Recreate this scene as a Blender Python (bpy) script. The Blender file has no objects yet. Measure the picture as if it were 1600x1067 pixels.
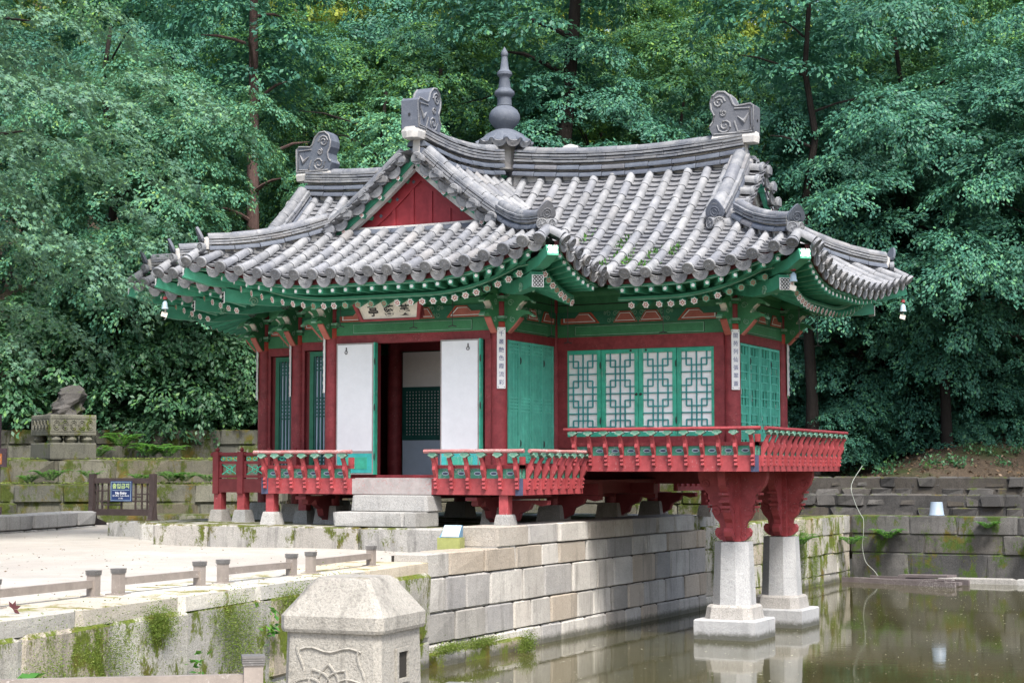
import bpy, math, random
import numpy as np
from mathutils import Vector, Matrix
random.seed(7); rng = np.random.default_rng(7)
R = math.radians
scene = bpy.context.scene
COL = scene.collection

# ------------------------------------------------------------------ camera, sky, sun, exposure
CAM = Vector((10.83, -21.42, 2.4)); YAW = 26.4; PITCH = 4.23
cd = bpy.data.cameras.new('camera'); cam = bpy.data.objects.new('camera', cd); COL.objects.link(cam)
cd.sensor_width = 36; cd.lens = 36*2725/1600; cd.clip_end = 600; cd.clip_start = .1
cam.location = CAM; cam.rotation_euler = (R(90+PITCH), 0, R(YAW)); scene.camera = cam
SUN_EL, SUN_VEC = 56, Vector((.70, -.71, 0)).normalized()
w = bpy.data.worlds.new('World'); scene.world = w; w.use_nodes = True
nt = w.node_tree; sky = nt.nodes.new('ShaderNodeTexSky'); sky.sky_type = 'NISHITA'; sky.sun_disc = False
sky.sun_elevation = R(SUN_EL); sky.sun_rotation = math.atan2(SUN_VEC.x, SUN_VEC.y)
sky.air_density = 1.0; sky.dust_density = 4.0; sky.ozone_density = 1.0
bg = nt.nodes['Background']; bg.inputs[1].default_value = .15; nt.links.new(sky.outputs[0], bg.inputs[0])
sl = bpy.data.lights.new('sun', 'SUN'); sun = bpy.data.objects.new('sun', sl); COL.objects.link(sun)
sl.energy = 2.9; sl.angle = R(12); sl.color = (1, .97, .93)
sdir = Vector((SUN_VEC.x*math.cos(R(SUN_EL)), SUN_VEC.y*math.cos(R(SUN_EL)), math.sin(R(SUN_EL))))
sun.rotation_euler = sdir.to_track_quat('Z', 'Y').to_euler(); sun.location = (20, -20, 30)
vs = scene.view_settings; vs.view_transform = 'Standard'; vs.look = 'None'; vs.gamma = 1; vs.exposure = 1.15; vs.use_curve_mapping = False
scene.cycles.max_bounces = 8; scene.cycles.transparent_max_bounces = 8

# ------------------------------------------------------------------ materials
def rgb(h):
    return tuple(((int(h[i:i+2], 16)/255)**2.2) for i in (0, 2, 4))
class NT:
    def __init__(s, name):
        s.m = bpy.data.materials.new(name); s.m.use_nodes = True; s.t = s.m.node_tree; s.b = s.t.nodes['Principled BSDF']
        s.geo = s.t.nodes.new('ShaderNodeNewGeometry'); s.oi = s.t.nodes.new('ShaderNodeObjectInfo')
    def n(s, typ, **kw):
        n = s.t.nodes.new(typ)
        for k, v in kw.items(): setattr(n, k, v)
        return n
    def l(s, a, b): s.t.links.new(a, b)
    def noise(s, scale, detail=4, rough=.6, vec=None, stretch=None):
        n = s.n('ShaderNodeTexNoise'); n.inputs['Scale'].default_value = scale; n.inputs['Detail'].default_value = detail; n.inputs['Roughness'].default_value = rough
        v = vec or s.geo.outputs['Position']
        if stretch:
            mp = s.n('ShaderNodeMapping'); mp.inputs['Scale'].default_value = stretch; s.l(v, mp.inputs[0]); v = mp.outputs[0]
        s.l(v, n.inputs['Vector']); return n.outputs['Fac']
    def ramp(s, fac, stops):
        n = s.n('ShaderNodeValToRGB'); e = n.color_ramp.elements
        while len(e) < len(stops): e.new(.5)
        for i, (p, c) in enumerate(stops):
            e[i].position = p; e[i].color = (c, c, c, 1) if isinstance(c, (int, float)) else (*c, 1)
        s.l(fac, n.inputs[0]); return n.outputs[0]
    def mix(s, fac, a, b, mode='MIX'):
        n = s.n('ShaderNodeMix', data_type='RGBA', blend_type=mode)
        for inp, v in ((n.inputs[0], fac), (n.inputs[6], a), (n.inputs[7], b)):
            if isinstance(v, (int, float)): inp.default_value = v
            elif isinstance(v, tuple): inp.default_value = (*v, 1)
            else: s.l(v, inp)
        return n.outputs[2]
    def math(s, op, a, b=0.):
        n = s.n('ShaderNodeMath', operation=op)
        for inp, v in ((n.inputs[0], a), (n.inputs[1], b)):
            if isinstance(v, (int, float)): inp.default_value = v
            else: s.l(v, inp)
        return n.outputs[0]
    def vary(s, c, amt, src=None):   # brightness by object random
        v = s.math('ADD', s.math('MULTIPLY', src or s.oi.outputs['Random'], 2*amt), 1-amt)
        cc = s.n('ShaderNodeCombineColor'); [s.l(v, cc.inputs[i]) for i in range(3)]
        return s.mix(1., c, cc.outputs[0], 'MULTIPLY')
    def bump(s, h, strength=.3, dist=.01):
        b = s.n('ShaderNodeBump'); b.inputs['Strength'].default_value = strength; b.inputs['Distance'].default_value = dist
        s.l(h, b.inputs['Height']); s.l(b.outputs[0], s.b.inputs['Normal'])
    def done(s, col, rough=.6, spec=.5):
        if isinstance(col, tuple): s.b.inputs['Base Color'].default_value = (*col, 1)
        else: s.l(col, s.b.inputs['Base Color'])
        if isinstance(rough, (int, float)): s.b.inputs['Roughness'].default_value = rough
        else: s.l(rough, s.b.inputs['Roughness'])
        s.b.inputs['Specular IOR Level'].default_value = spec
        return s.m

def paint(name, c, wear=(.5, .47, .44), wamt=.62, var=.1, rough=.55, grain=(1, 1, 1), worn=.8, mott=.22):
    t = NT(name)
    n1 = t.noise(7, 6, .7); n2 = t.noise(45, 4, .7, stretch=grain)
    base = t.mix(t.ramp(n1, [(.3, 0.), (.75, 1.)]), tuple(x*(1-mott) for x in c), tuple(min(1, x*(1+mott*.8)+.008) for x in c))
    base = t.vary(base, var)
    mask = t.math('MULTIPLY', t.ramp(n2, [(wamt, 0.), (wamt+.06, 1.)]), t.ramp(t.noise(2.3, 3), [(.45, 0.), (.65, worn)]))
    t.bump(n2, .25, .006)
    return t.done(t.mix(mask, base, wear), rough, .35)

def stone(name, c1, c2, moss=0., mosscol=(.09, .12, .018), speck=.5, var=.18, dark=.35, scale=1.0, stain=.5, warm=.6, wet=False):
    t = NT(name); P = t.geo.outputs['Position']
    big = t.noise(1.7*scale, 6, .62); fine = t.noise(90, 3, .8); mid = t.noise(14*scale, 5, .7)
    col = t.mix(t.ramp(big, [(.3, 0.), (.7, 1.)]), c1, c2)
    col = t.vary(col, var)
    hr = t.math('FRACT', t.math('MULTIPLY', t.oi.outputs['Random'], 5.73))
    col = t.mix(t.ramp(hr, [(.62, 0.), (.95, warm)]), col, (c1[0]*1.15, c1[1]*.95, c1[2]*.72)); col = t.mix(t.ramp(hr, [(.05, warm), (.3, 0.)]), col, (c1[0]*.8, c1[1]*.83, c1[2]*.92))
    col = t.mix(t.ramp(fine, [(.38, speck), (.5, 0.)]), col, tuple(x*.28 for x in c1))
    col = t.mix(t.ramp(fine, [(.58, 0.), (.7, speck*.6)]), col, tuple(min(.75, x*1.5) for x in c2))
    st = t.noise(3.5, 5, .65, stretch=(2.2, 2.2, .35))
    col = t.mix(t.ramp(st, [(.52, 0.), (.72, stain)]), col, tuple(x*dark for x in c1))
    if wet:
        sp = t.n('ShaderNodeSeparateXYZ'); t.l(P, sp.inputs[0]); zz = t.math('ADD', sp.outputs[2], t.math('MULTIPLY', t.math('SUBTRACT', mid, .5), .12))
        col = t.mix(t.ramp(zz, [(.15, .8), (.22, 0.)]), col, (.035, .036, .02))
    if moss:
        mm = t.noise(2.6, 5, .72, stretch=(1, 1, .6)); g = t.noise(40, 3, .8)
        sep = t.n('ShaderNodeSeparateXYZ'); t.l(t.geo.outputs['Normal'], sep.inputs[0])
        m = t.math('ADD', mm, t.math('MULTIPLY', t.math('MAXIMUM', sep.outputs[2], 0.), .10))
        m = t.math('ADD', m, t.math('MULTIPLY', t.math('SUBTRACT', g, .5), .25))
        lo = .78 - moss*.38
        mask = t.ramp(m, [(lo, 0.), (lo+.07, 1.)])
        mc = t.mix(t.ramp(g, [(.35, 0.), (.65, 1.)]), tuple(x*.45 for x in mosscol), mosscol)
        mc = t.mix(t.ramp(t.noise(3.1, 3), [(.5, 0.), (.7, .75)]), mc, (.12, .075, .02))
        col = t.mix(mask, col, mc)
    t.bump(t.math('ADD', t.math('MULTIPLY', fine, .4), t.math('MULTIPLY', mid, 1.)), .55, .02)
    return t.done(col, .9, .2)

def leafmat(name, c, var=.45, trans=.45, hue=(.10, .16, .02), rough=.5, spec=.22):
    t = NT(name)
    isl = t.geo.outputs['Random Per Island']
    col = t.mix(t.ramp(isl, [(.0, 0.), (.82, .35), (1., 1.)]), c, hue)
    col = t.vary(col, var*.55, isl); col = t.vary(col, .14)
    big = t.noise(.55, 3); col = t.mix(t.ramp(big, [(.4, 0.), (.65, .5)]), col, tuple(x*.62 for x in c))
    t.done(col, rough, spec)
    tr = t.n('ShaderNodeBsdfTranslucent'); t.l(t.mix(.5, col, hue), tr.inputs[0])
    mx = t.n('ShaderNodeMixShader'); mx.inputs[0].default_value = trans
    t.l(t.b.outputs[0], mx.inputs[1]); t.l(tr.outputs[0], mx.inputs[2])
    out = t.t.nodes['Material Output']; t.l(mx.outputs[0], out.inputs[0]); return t.m

def barkmat(name, c1, c2):
    t = NT(name); n = t.noise(6, 6, .7, stretch=(3, 3, .5))
    t.bump(n, .8, .04); return t.done(t.mix(n, c1, c2), .95, .1)

M = {}
M['red'] = paint('red_paint', (.235, .032, .038), wamt=.59, wear=(.4, .2, .18), rough=.55, mott=.36)
M['red_dark'] = paint('dark_red_paint', (.15, .02, .024), wear=(.25, .1, .09), wamt=.66)
M['red_rail'] = paint('faded_red_paint', (.30, .048, .054), wear=(.5, .36, .35), wamt=.61, var=.1, mott=.3)
M['red_hand'] = paint('worn_pink_paint', (.36, .15, .145), wear=(.6, .55, .52), wamt=.5)
M['gable_red'] = paint('gable_red_paint', (.25, .022, .03), wamt=.7, var=.05)
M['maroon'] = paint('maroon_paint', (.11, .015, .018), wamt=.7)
M['green'] = paint('beam_green_paint', (.045, .215, .095), wear=(.25, .38, .25), wamt=.64)
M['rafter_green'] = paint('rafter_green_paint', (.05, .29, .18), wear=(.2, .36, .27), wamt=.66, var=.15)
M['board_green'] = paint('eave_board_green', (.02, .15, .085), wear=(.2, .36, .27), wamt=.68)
M['light_green'] = paint('light_green_paint', (.20, .40, .28), wear=(.5, .55, .45), wamt=.6)
M['teal'] = paint('teal_paint', (.05, .43, .29), wear=(.3, .5, .42), wamt=.55, mott=.3, grain=(1, 1, .25))
M['teal_dark'] = paint('dark_teal_paint', (.012, .10, .085), wamt=.7)
M['panel_green'] = paint('worn_panel_green', (.05, .24, .165), wear=(.42, .46, .42), wamt=.52, worn=.9)
M['lotus_green'] = paint('faded_lotus_green', (.15, .27, .205), wear=(.4, .42, .38), wamt=.55, worn=.9)
M['cyan'] = paint('cyan_paint', (.05, .46, .43), wear=(.4, .6, .58), wamt=.58)
M['lattice'] = paint('lattice_blue_green', (.04, .30, .30), wamt=.72)
M['orange'] = paint('orange_paint', (.42, .085, .045), wamt=.68)
M['pink'] = paint('pink_paint', (.42, .13, .10), wamt=.68)
M['white'] = paint('white_paint', (.78, .78, .77), wear=(.6, .58, .55), wamt=.74, var=.03, mott=.05)
M['pane_paper'] = paint('window_paper', (.88, .88, .88), wear=(.7, .7, .7), wamt=.76, var=.02, mott=.03, rough=.9)
M['teal_light'] = paint('pale_teal_paint', (.11, .52, .40), wear=(.3, .55, .45), wamt=.6, grain=(1, 1, .25))
M['teal_back'] = paint('deep_teal_board', (.012, .16, .11), wamt=.68)
M['black'] = paint('black_paint', (.015, .015, .016), wamt=.75)
M['paper'] = paint('door_paper', (.76, .78, .80), wear=(.6, .62, .64), wamt=.72, var=.02, rough=.9, mott=.05)
M['paper_blue'] = paint('bluish_door_paper', (.45, .56, .68), wamt=.75, var=.03, rough=.9, mott=.06)
M['navy'] = paint('dark_blue_metal_strap', (.05, .06, .11), wear=(.3, .3, .33), wamt=.6)
M['worn_wood'] = paint('worn_grey_wood', (.34, .31, .30), wear=(.33, .08, .08), wamt=.55)
M['iron'] = NT('iron').done((.02, .02, .022), .5)
M['rail_wood'] = paint('weathered_brown_rail', (.225, .195, .17), wear=(.42, .39, .36), wamt=.6, var=.08)
M['cap_wood'] = paint('grey_cap_wood', (.13, .125, .12), wear=(.3, .29, .28), wamt=.6)
M['dark_wood'] = paint('dark_brown_wood', (.05, .035, .032), wear=(.15, .12, .11), wamt=.66)
M['sign_purple'] = paint('plum_brown_paint', (.09, .055, .07), wamt=.72)
M['blue_sign'] = paint('blue_sign', (.018, .04, .13), wamt=.8, rough=.4)
M['cream'] = paint('cream_board', (.68, .64, .56), wear=(.4, .38, .34), wamt=.68)
M['ink'] = NT('ink').done((.02, .02, .022), .7)
M['ink_blue'] = NT('blue_ink').done((.07, .09, .22), .7)
M['sign_green'] = NT('sign_yellow_green').done((.42, .55, .22), .6)
M['sign_white'] = NT('sign_white').done((.75, .77, .8), .6)
M['olive'] = paint('olive_yellow_metal', (.25, .27, .09), wear=(.3, .35, .15), wamt=.6)
M['lid_blue'] = paint('pale_blue_lid', (.36, .48, .56), wamt=.65, rough=.25)
M['lid_side'] = NT('blue_plastic').done((.08, .19, .30), .4)
M['orange_sign'] = NT('orange_sign').done((.6, .2, .05), .6)
M['bucket'] = NT('grey_blue_plastic').done((.24, .30, .37), .5)
M['hose'] = NT('pale_hose').done((.22, .24, .21), .5)
M['raft'] = paint('weathered_raft_wood', (.13, .11, .11), wear=(.3, .28, .27), wamt=.52)
M['leaf_red'] = NT('dark_red_leaf').done((.07, .015, .018), .6)
# roof tiles
def tilemat(name, c1, c2):
    t = NT(name); n = t.noise(5, 6, .72); f = t.noise(60, 3, .7)
    col = t.mix(t.ramp(n, [(.32, 0.), (.68, 1.)]), c1, c2); col = t.vary(col, .12)
    # bluish and brownish tiles
    h = t.math('FRACT', t.math('MULTIPLY', t.oi.outputs['Random'], 7.31))
    col = t.mix(t.ramp(h, [(.55, 0.), (.95, .38)]), col, (.09, .10, .13))
    col = t.mix(t.ramp(h, [(.03, .3), (.12, 0.)]), col, (.2, .18, .165))
    col = t.mix(t.ramp(f, [(.62, 0.), (.74, .4)]), col, (.42, .42, .41))
    col = t.mix(t.ramp(t.noise(11, 5, .75), [(.60, 0.), (.72, .5)]), col, (.06, .063, .07))
    t.bump(t.math('ADD', f, n), .35, .01); return t.done(col, .72, .35)
M['tile'] = tilemat('grey_roof_tile', (.125, .132, .143), (.285, .291, .298))
M['pan'] = tilemat('pan_tile', (.09, .095, .105), (.225, .226, .226))
M['ridge'] = tilemat('ridge_tile', (.09, .10, .118), (.245, .25, .255))
M['slate_blue'] = tilemat('blue_grey_tile', (.055, .066, .088), (.105, .12, .145))
M['plaster'] = paint('lime_plaster', (.47, .46, .44), wear=(.2, .2, .2), wamt=.5, rough=.95)
M['granite'] = stone('granite', (.30, .295, .28), (.40, .395, .375), moss=.0, speck=.55, stain=.5, warm=.2)
M['granite_new'] = stone('pale_granite', (.335, .34, .34), (.42, .42, .415), speck=.5, stain=.25, var=.05, warm=0.)
M['granite_grey'] = stone('grey_granite', (.33, .335, .335), (.41, .41, .41), speck=.2, stain=.25, var=.05, warm=0., wet=True)
M['post_stone'] = stone('post_granite', (.25, .238, .21), (.35, .335, .295), speck=.4, stain=.7, var=0., warm=0., moss=.2, mosscol=(.16, .15, .09))
M['pier'] = stone('pier_granite', (.30, .285, .26), (.45, .43, .39), moss=.16, speck=.5, var=.3, stain=.5, mosscol=(.15, .11, .03), wet=True)
M['podium'] = stone('podium_granite', (.31, .305, .29), (.43, .42, .39), moss=.6, speck=.5, mosscol=(.10, .12, .02), stain=.8, warm=.2)
M['moss_wall'] = stone('mossy_wall_stone', (.30, .285, .25), (.46, .44, .39), moss=.74, speck=.6, var=.12, mosscol=(.12, .155, .022), stain=.55, wet=True)
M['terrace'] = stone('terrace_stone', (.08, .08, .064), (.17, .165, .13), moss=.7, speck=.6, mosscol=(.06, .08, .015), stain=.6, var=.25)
M['far_wall'] = stone('shaded_wall_stone', (.055, .055, .052), (.135, .131, .125), moss=.68, speck=.6, mosscol=(.06, .10, .02), stain=.6, var=.25)  # stone colours lowered to carry the shade of the far right bank
M['field_stone'] = stone('field_stone', (.045, .044, .041), (.105, .10, .094), moss=.4, speck=.6, stain=.4, var=.3, mosscol=(.06, .08, .02))  # also darkened in colour, standing in for shade on the right-hand rows
M['old_stone'] = stone('carved_old_stone', (.10, .10, .08), (.17, .165, .13), moss=.5, speck=.6, stain=.6)
M['core'] = NT('joint_earth').done((.035, .032, .028), .95, .1)
M['wall_cap'] = stone('bank_top_stone', (.38, .36, .31), (.5, .48, .42), moss=.38, speck=.4, mosscol=(.25, .24, .09), stain=.3)
def sandmat():
    t = NT('sand'); n = t.noise(.5, 6, .6); f = t.noise(60, 4, .8); m = t.noise(4, 6, .7)
    col = t.mix(t.ramp(n, [(.35, 0.), (.65, 1.)]), (.33, .31, .28), (.415, .395, .36))
    col = t.mix(t.ramp(m, [(.5, 0.), (.72, .7)]), col, (.30, .275, .235)); col = t.mix(t.ramp(t.noise(1.1, 5, .7), [(.52, 0.), (.7, .5)]), col, (.27, .26, .235))
    col = t.mix(t.ramp(f, [(.36, .5), (.46, 0.)]), col, (.2, .18, .15))
    t.bump(t.math('ADD', f, t.math('MULTIPLY', m, 2)), .5, .02); return t.done(col, .95, .1)
M['sand'] = sandmat()
def hillmat():
    t = NT('forest_floor'); n = t.noise(1.2, 6, .7); f = t.noise(22, 5, .8)
    col = t.mix(t.ramp(n, [(.35, 0.), (.65, 1.)]), (.03, .024, .018), (.085, .064, .046))
    col = t.mix(t.ramp(f, [(.5, 0.), (.7, .8)]), col, (.17, .13, .09)); col = t.mix(t.ramp(t.noise(.7, 4), [(.5, 0.), (.65, .8)]), col, (.03, .05, .015))
    t.bump(f, .7, .06); return t.done(col, .95, .1)
M['hill'] = hillmat()
def watermat():
    t = NT('pond_water'); n = t.noise(2.2, 4, .55, stretch=(1, 1, 1)); n2 = t.noise(9, 3, .5)
    col = t.mix(t.ramp(t.noise(.35, 4), [(.4, 0.), (.65, 1.)]), (.042, .041, .016), (.06, .055, .022))
    t.bump(t.math('ADD', n, t.math('MULTIPLY', n2, .25)), .05, .02)
    t.done(col, .05, .5); t.b.inputs['IOR'].default_value = 1.33; return t.m
M['water'] = watermat()
M['speck'] = NT('floating_pollen').done((.45, .44, .33), .8)
M['leaf_maple'] = leafmat('maple_leaf', (.095, .205, .155), hue=(.16, .29, .10), trans=.25)
M['leaf_far'] = leafmat('forest_leaf', (.036, .135, .082), hue=(.16, .30, .04), trans=.28)
M['leaf_blue'] = leafmat('bluish_forest_leaf', (.046, .158, .122), hue=(.10, .25, .10), trans=.22)
M['leaf_light'] = leafmat('pale_maple_leaf', (.07, .235, .155), hue=(.18, .30, .08), trans=.25)
M['leaf_sun'] = leafmat('sunny_far_leaf', (.2, .31, .06), hue=(.42, .46, .08), trans=.5)  # sunlight put into the leaf colour, so back-row crowns look lit through gaps
M['leaf_bush'] = leafmat('bush_leaf', (.045, .14, .075), hue=(.10, .22, .05), trans=.3, spec=.45)
M['leaf_fern'] = leafmat('fern_leaf', (.06, .20, .045), hue=(.15, .30, .04), trans=.4)
M['litter'] = leafmat('dry_leaf', (.10, .065, .04), hue=(.24, .17, .10), trans=.1)
M['grass'] = leafmat('grass_blade', (.13, .22, .03), hue=(.28, .30, .10), trans=.35)
M['bark_dark'] = barkmat('dark_bark', (.008, .007, .006), (.035, .03, .027))
M['bark_red'] = barkmat('reddish_bark', (.03, .02, .018), (.16, .105, .095))

# ------------------------------------------------------------------ mesh helpers
class MB:
    def __init__(s): s.v = []; s.f = []; s.mi = []; s.cur = 0
    def face(s, idx): s.f.append(tuple(idx)); s.mi.append(s.cur)
    def box(s, x0, x1, y0, y1, z0, z1, T=None):
        b = len(s.v)
        P = [(x, y, z) for z in (z0, z1) for x, y in ((x0, y0), (x1, y0), (x1, y1), (x0, y1))]
        s.v += [tuple(T @ Vector(p)) for p in P] if T else P
        for q in ((3, 2, 1, 0), (4, 5, 6, 7), (0, 1, 5, 4), (1, 2, 6, 5), (2, 3, 7, 6), (3, 0, 4, 7)): s.face([b+i for i in q])
        return s
    def rings(s, rings, closed=True, cap=True):
        b = len(s.v); n = len(rings[0])
        for r in rings: s.v += [tuple(p) for p in r]
        for i in range(len(rings)-1):
            for j in range(n if closed else n-1):
                k = (j+1) % n
                s.face((b+i*n+j, b+i*n+k, b+(i+1)*n+k, b+(i+1)*n+j))
        if cap and closed:
            s.face([b+j for j in reversed(range(n))]); s.face([b+(len(rings)-1)*n+j for j in range(n)])
        return s
    def tube(s, pts, r, n=8, cap=True):
        pts = [Vector(p) for p in pts]; rr = r if isinstance(r, (list, tuple)) else [r]*len(pts); rings = []
        for i, p in enumerate(pts):
            t = (pts[min(i+1, len(pts)-1)]-pts[max(i-1, 0)]).normalized()
            a = t.cross(Vector((0, 0, 1)) if abs(t.z) < .95 else Vector((1, 0, 0))).normalized(); c = a.cross(t)
            rings.append([p+(a*math.cos(2*math.pi*j/n)+c*math.sin(2*math.pi*j/n))*rr[i] for j in range(n)])
        return s.rings(rings, True, cap)
    def lathe(s, prof, c=(0, 0, 0), n=20, phase=0):
        return s.rings([[(c[0]+r*math.cos(phase+2*math.pi*j/n), c[1]+r*math.sin(phase+2*math.pi*j/n), c[2]+z) for j in range(n)] for r, z in prof])
    def prism(s, poly, T, d0, d1):      # poly in local x,z ; extruded along local y
        n = len(poly); b = len(s.v)
        for d in (d0, d1): s.v += [tuple(T @ Vector((x, d, z))) for x, z in poly]
        s.face([b+i for i in range(n)]); s.face([b+n+i for i in reversed(range(n))])
        for i in range(n):
            k = (i+1) % n; s.face((b+k, b+i, b+n+i, b+n+k))
        return s
    def sweep(s, pts, prof, upv=Vector((0, 0, 1)), cap=True):   # prof: list of (side, up)
        pts = [Vector(p) for p in pts]; rings = []
        for i, p in enumerate(pts):
            t = (pts[min(i+1, len(pts)-1)]-pts[max(i-1, 0)]).normalized()
            a = t.cross(upv).normalized(); u = a.cross(t)
            rings.append([p+a*x+u*y for x, y in prof])
        return s.rings(rings, True, cap)
    def mesh(s, name, mats, smooth=False):
        me = bpy.data.meshes.new(name); me.from_pydata(s.v, [], s.f)
        for m in (mats if isinstance(mats, (list, tuple)) else [mats]): me.materials.append(m)
        if any(s.mi): me.polygons.foreach_set('material_index', s.mi)
        if smooth:
            me.polygons.foreach_set('use_smooth', [True]*len(me.polygons)); me.set_sharp_from_angle(angle=R(40))
        me.update(); return me

def put(name, me, parent=None, M4=None, kind=None):
    o = bpy.data.objects.new(name, me); COL.objects.link(o)
    if parent:
        o.parent = parent
        if M4 is None: M4 = Matrix.Identity(4)
        o.matrix_parent_inverse = WI[parent.name] if parent.name in WI else Matrix.Identity(4)
    if M4 is not None: o.matrix_basis = M4
    if kind: o['kind'] = kind
    return o
WI = {}
def tag(o, label=None, cat=None, group=None, kind=None):
    if label: o['label'] = label
    if cat: o['category'] = cat
    if group: o['group'] = group
    if kind: o['kind'] = kind
    return o
def thing(name, loc, label, cat, group=None, rz=0):
    o = bpy.data.objects.new(name, None); COL.objects.link(o); o.empty_display_size = .1
    o.matrix_basis = Matrix.Translation(loc) @ Matrix.Rotation(rz, 4, 'Z')
    WI[o.name] = o.matrix_basis.inverted()      # children keep world coordinates
    return tag(o, label, cat, group)
def part(name, mb, mat, parent, smooth=False, kind=None, M4=None):
    return put(name, mb.mesh(name, mat, smooth), parent, M4, kind)
def sub(name, mb, mat, parent, smooth=False, kind=None, M4=None):
    o = put(name, mb.mesh(name, mat, smooth), None, M4, kind)
    o.parent = parent; o.matrix_parent_inverse = inv_world(parent); return o
def world(o):
    if o.parent is None: return o.matrix_basis.copy()
    return world(o.parent) @ o.matrix_parent_inverse @ o.matrix_basis
def inv_world(o): return world(o).inverted()
def subm(name, me, parent, M4, kind=None):
    o = put(name, me, None, M4, kind); o.parent = parent; o.matrix_parent_inverse = inv_world(parent); return o
def Fr(o, x, y=None, z=Vector((0, 0, 1))):   # frame: origin, x axis, (y axis) z axis
    x = Vector(x).normalized(); z = Vector(z).normalized(); y = z.cross(x).normalized(); z = x.cross(y)
    m = Matrix((x, y, z)).transposed().to_4x4(); m.translation = Vector(o); return m
T3 = Matrix.Translation
def S3(x, y, z): return Matrix.Diagonal((x, y, z, 1))
def text_mesh(txt, mat, size, depth=.002, sx=1.0, bold=0.0):
    cu = bpy.data.curves.new('lettering', 'FONT'); cu.body = txt; cu.size = size; cu.extrude = depth; cu.align_x = 'CENTER'; cu.align_y = 'CENTER'; cu.offset = bold
    o = bpy.data.objects.new('lettering', cu); COL.objects.link(o)
    dg = bpy.context.evaluated_depsgraph_get(); me = bpy.data.meshes.new_from_object(o.evaluated_get(dg))
    bpy.data.objects.remove(o); me.materials.clear(); me.materials.append(mat); return me
def quads(name, V, mat):      # V (n,4,3)
    n = len(V); me = bpy.data.meshes.new(name); me.vertices.add(n*4); me.vertices.foreach_set('co', V.astype(np.float32).ravel())
    me.loops.add(n*4); me.loops.foreach_set('vertex_index', np.arange(n*4, dtype=np.int32))
    me.polygons.add(n); me.polygons.foreach_set('loop_start', np.arange(0, n*4, 4, dtype=np.int32))
    me.update(calc_edges=True); me.materials.append(mat); return me
def rough_block(mat, seed, ch=.05, jit=.02):
    rs = random.Random(seed); b = MB(); rings = []
    for z, k in ((-.5, 1-2*ch), (-.5+ch, 1), (.5-ch, 1), (.5, 1-2*ch)):
        h = .5*k; c = ch*k
        rings.append([(x+rs.uniform(-jit, jit), y+rs.uniform(-jit, jit), z+rs.uniform(-jit, jit)*.6) for x, y in
                      ((-h+c, -h), (h-c, -h), (h, -h+c), (h, h-c), (h-c, h), (-h+c, h), (-h, h-c), (-h, -h+c))])
    return b.rings(rings).mesh('stone_block', mat, False)
BLK = {}
def block_mesh(matname, jit=.02, ch=.05):
    k = (matname, jit, ch)
    if k not in BLK: BLK[k] = [rough_block(M[matname], i, ch, jit) for i in range(6)]
    return random.choice(BLK[k])
def stone_wall(name, p0, p1, courses, depth, matname, label, cat='wall', wmin=.45, wmax=.8, jit=.02, proud=.012, batter=0, group=None, ch=.045, capcourse=None, core=True, n_max=300, gap=.012):
    """courses: list of z levels; blocks run from p0 to p1 (plan), outward normal to the right of p0->p1"""
    p0 = Vector((*p0, 0)); p1 = Vector((*p1, 0)); u = (p1-p0).normalized(); n = Vector((u.y, -u.x, 0)); L = (p1-p0).length
    root = thing(name, (p0.x, p0.y, courses[0]), label, cat, group)
    if core:
        b = MB(); b.box(0.03, L-.03, .03, depth-.02, courses[0]+.01, courses[-1]-.03, Fr(p0, u)); part('rubble_core', b, M['core' if core is True else core], root)
    cnt = 0
    for ci in range(len(courses)-1):
        z0, z1 = courses[ci], courses[ci+1]; x = 0; inset = batter*ci
        while x < L-.02:
            wd = random.uniform(wmin, wmax)
            if L-x-wd < wmin*.6: wd = L-x
            pr = random.uniform(-proud, proud)
            me = block_mesh(matname, jit, ch); d = depth*random.uniform(.85, 1)
            M4 = Fr(p0, u) @ T3((x+wd/2, d/2+inset+pr, (z0+z1)/2)) @ Matrix.Rotation(random.uniform(-.006, .006), 4, 'Y') @ S3(wd-gap, d, z1-z0-gap*.8)
            put('stone_block', me, root, M4); cnt += 1; x += wd
    return root

# ------------------------------------------------------------------ ground, water, hill
def ground_sheet():
    # sand courtyard: X < bank line, south of pond ; terrain as a grid with heights
    b = MB(); xs = np.linspace(-34, .70, 50); ys = np.linspace(-40, 40, 90)
    def edge(y):
        if y < -11.85: return 2.0+(-11.85-y)*.138
        if y < -3.35: return .82+(-3.35-y)*.1365
        return .70
    idx = {}
    for j, y in enumerate(ys):
        e = edge(y)-.25
        for i, x in enumerate(xs):
            X = -34+(e+34)*(i/(len(xs)-1)); d = e-X
            z = 1.36-.05*max(0, 1-d/2.5)+.012*math.sin(X*1.3)*math.sin(y*.9)
            if y < -3.4: z -= .04
            idx[i, j] = len(b.v); b.v.append((X, y, z))
    for j in range(len(ys)-1):
        for i in range(len(xs)-1): b.face((idx[i, j], idx[i+1, j], idx[i+1, j+1], idx[i, j+1]))
    put('ground', b.mesh('ground', M['sand'], True), kind='structure')
ground_sheet()
b = MB(); b.box(.3, 40, -13.6, 15.6, -.6, .1); put('water', b.mesh('water', M['water']), kind='structure')
b = MB(); b.prism([(3.1, -40), (40, -40), (40, -14.1), (6.0, -14.1), (4.6, -14.9), (3.1, -15.9)], Matrix(((1, 0, 0, 0), (0, 0, 1, 0), (0, 1, 0, 0), (0, 0, 0, 1))), 0, 1.27); put('near_bank', b.mesh('near_bank', M['sand']), kind='structure')
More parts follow.
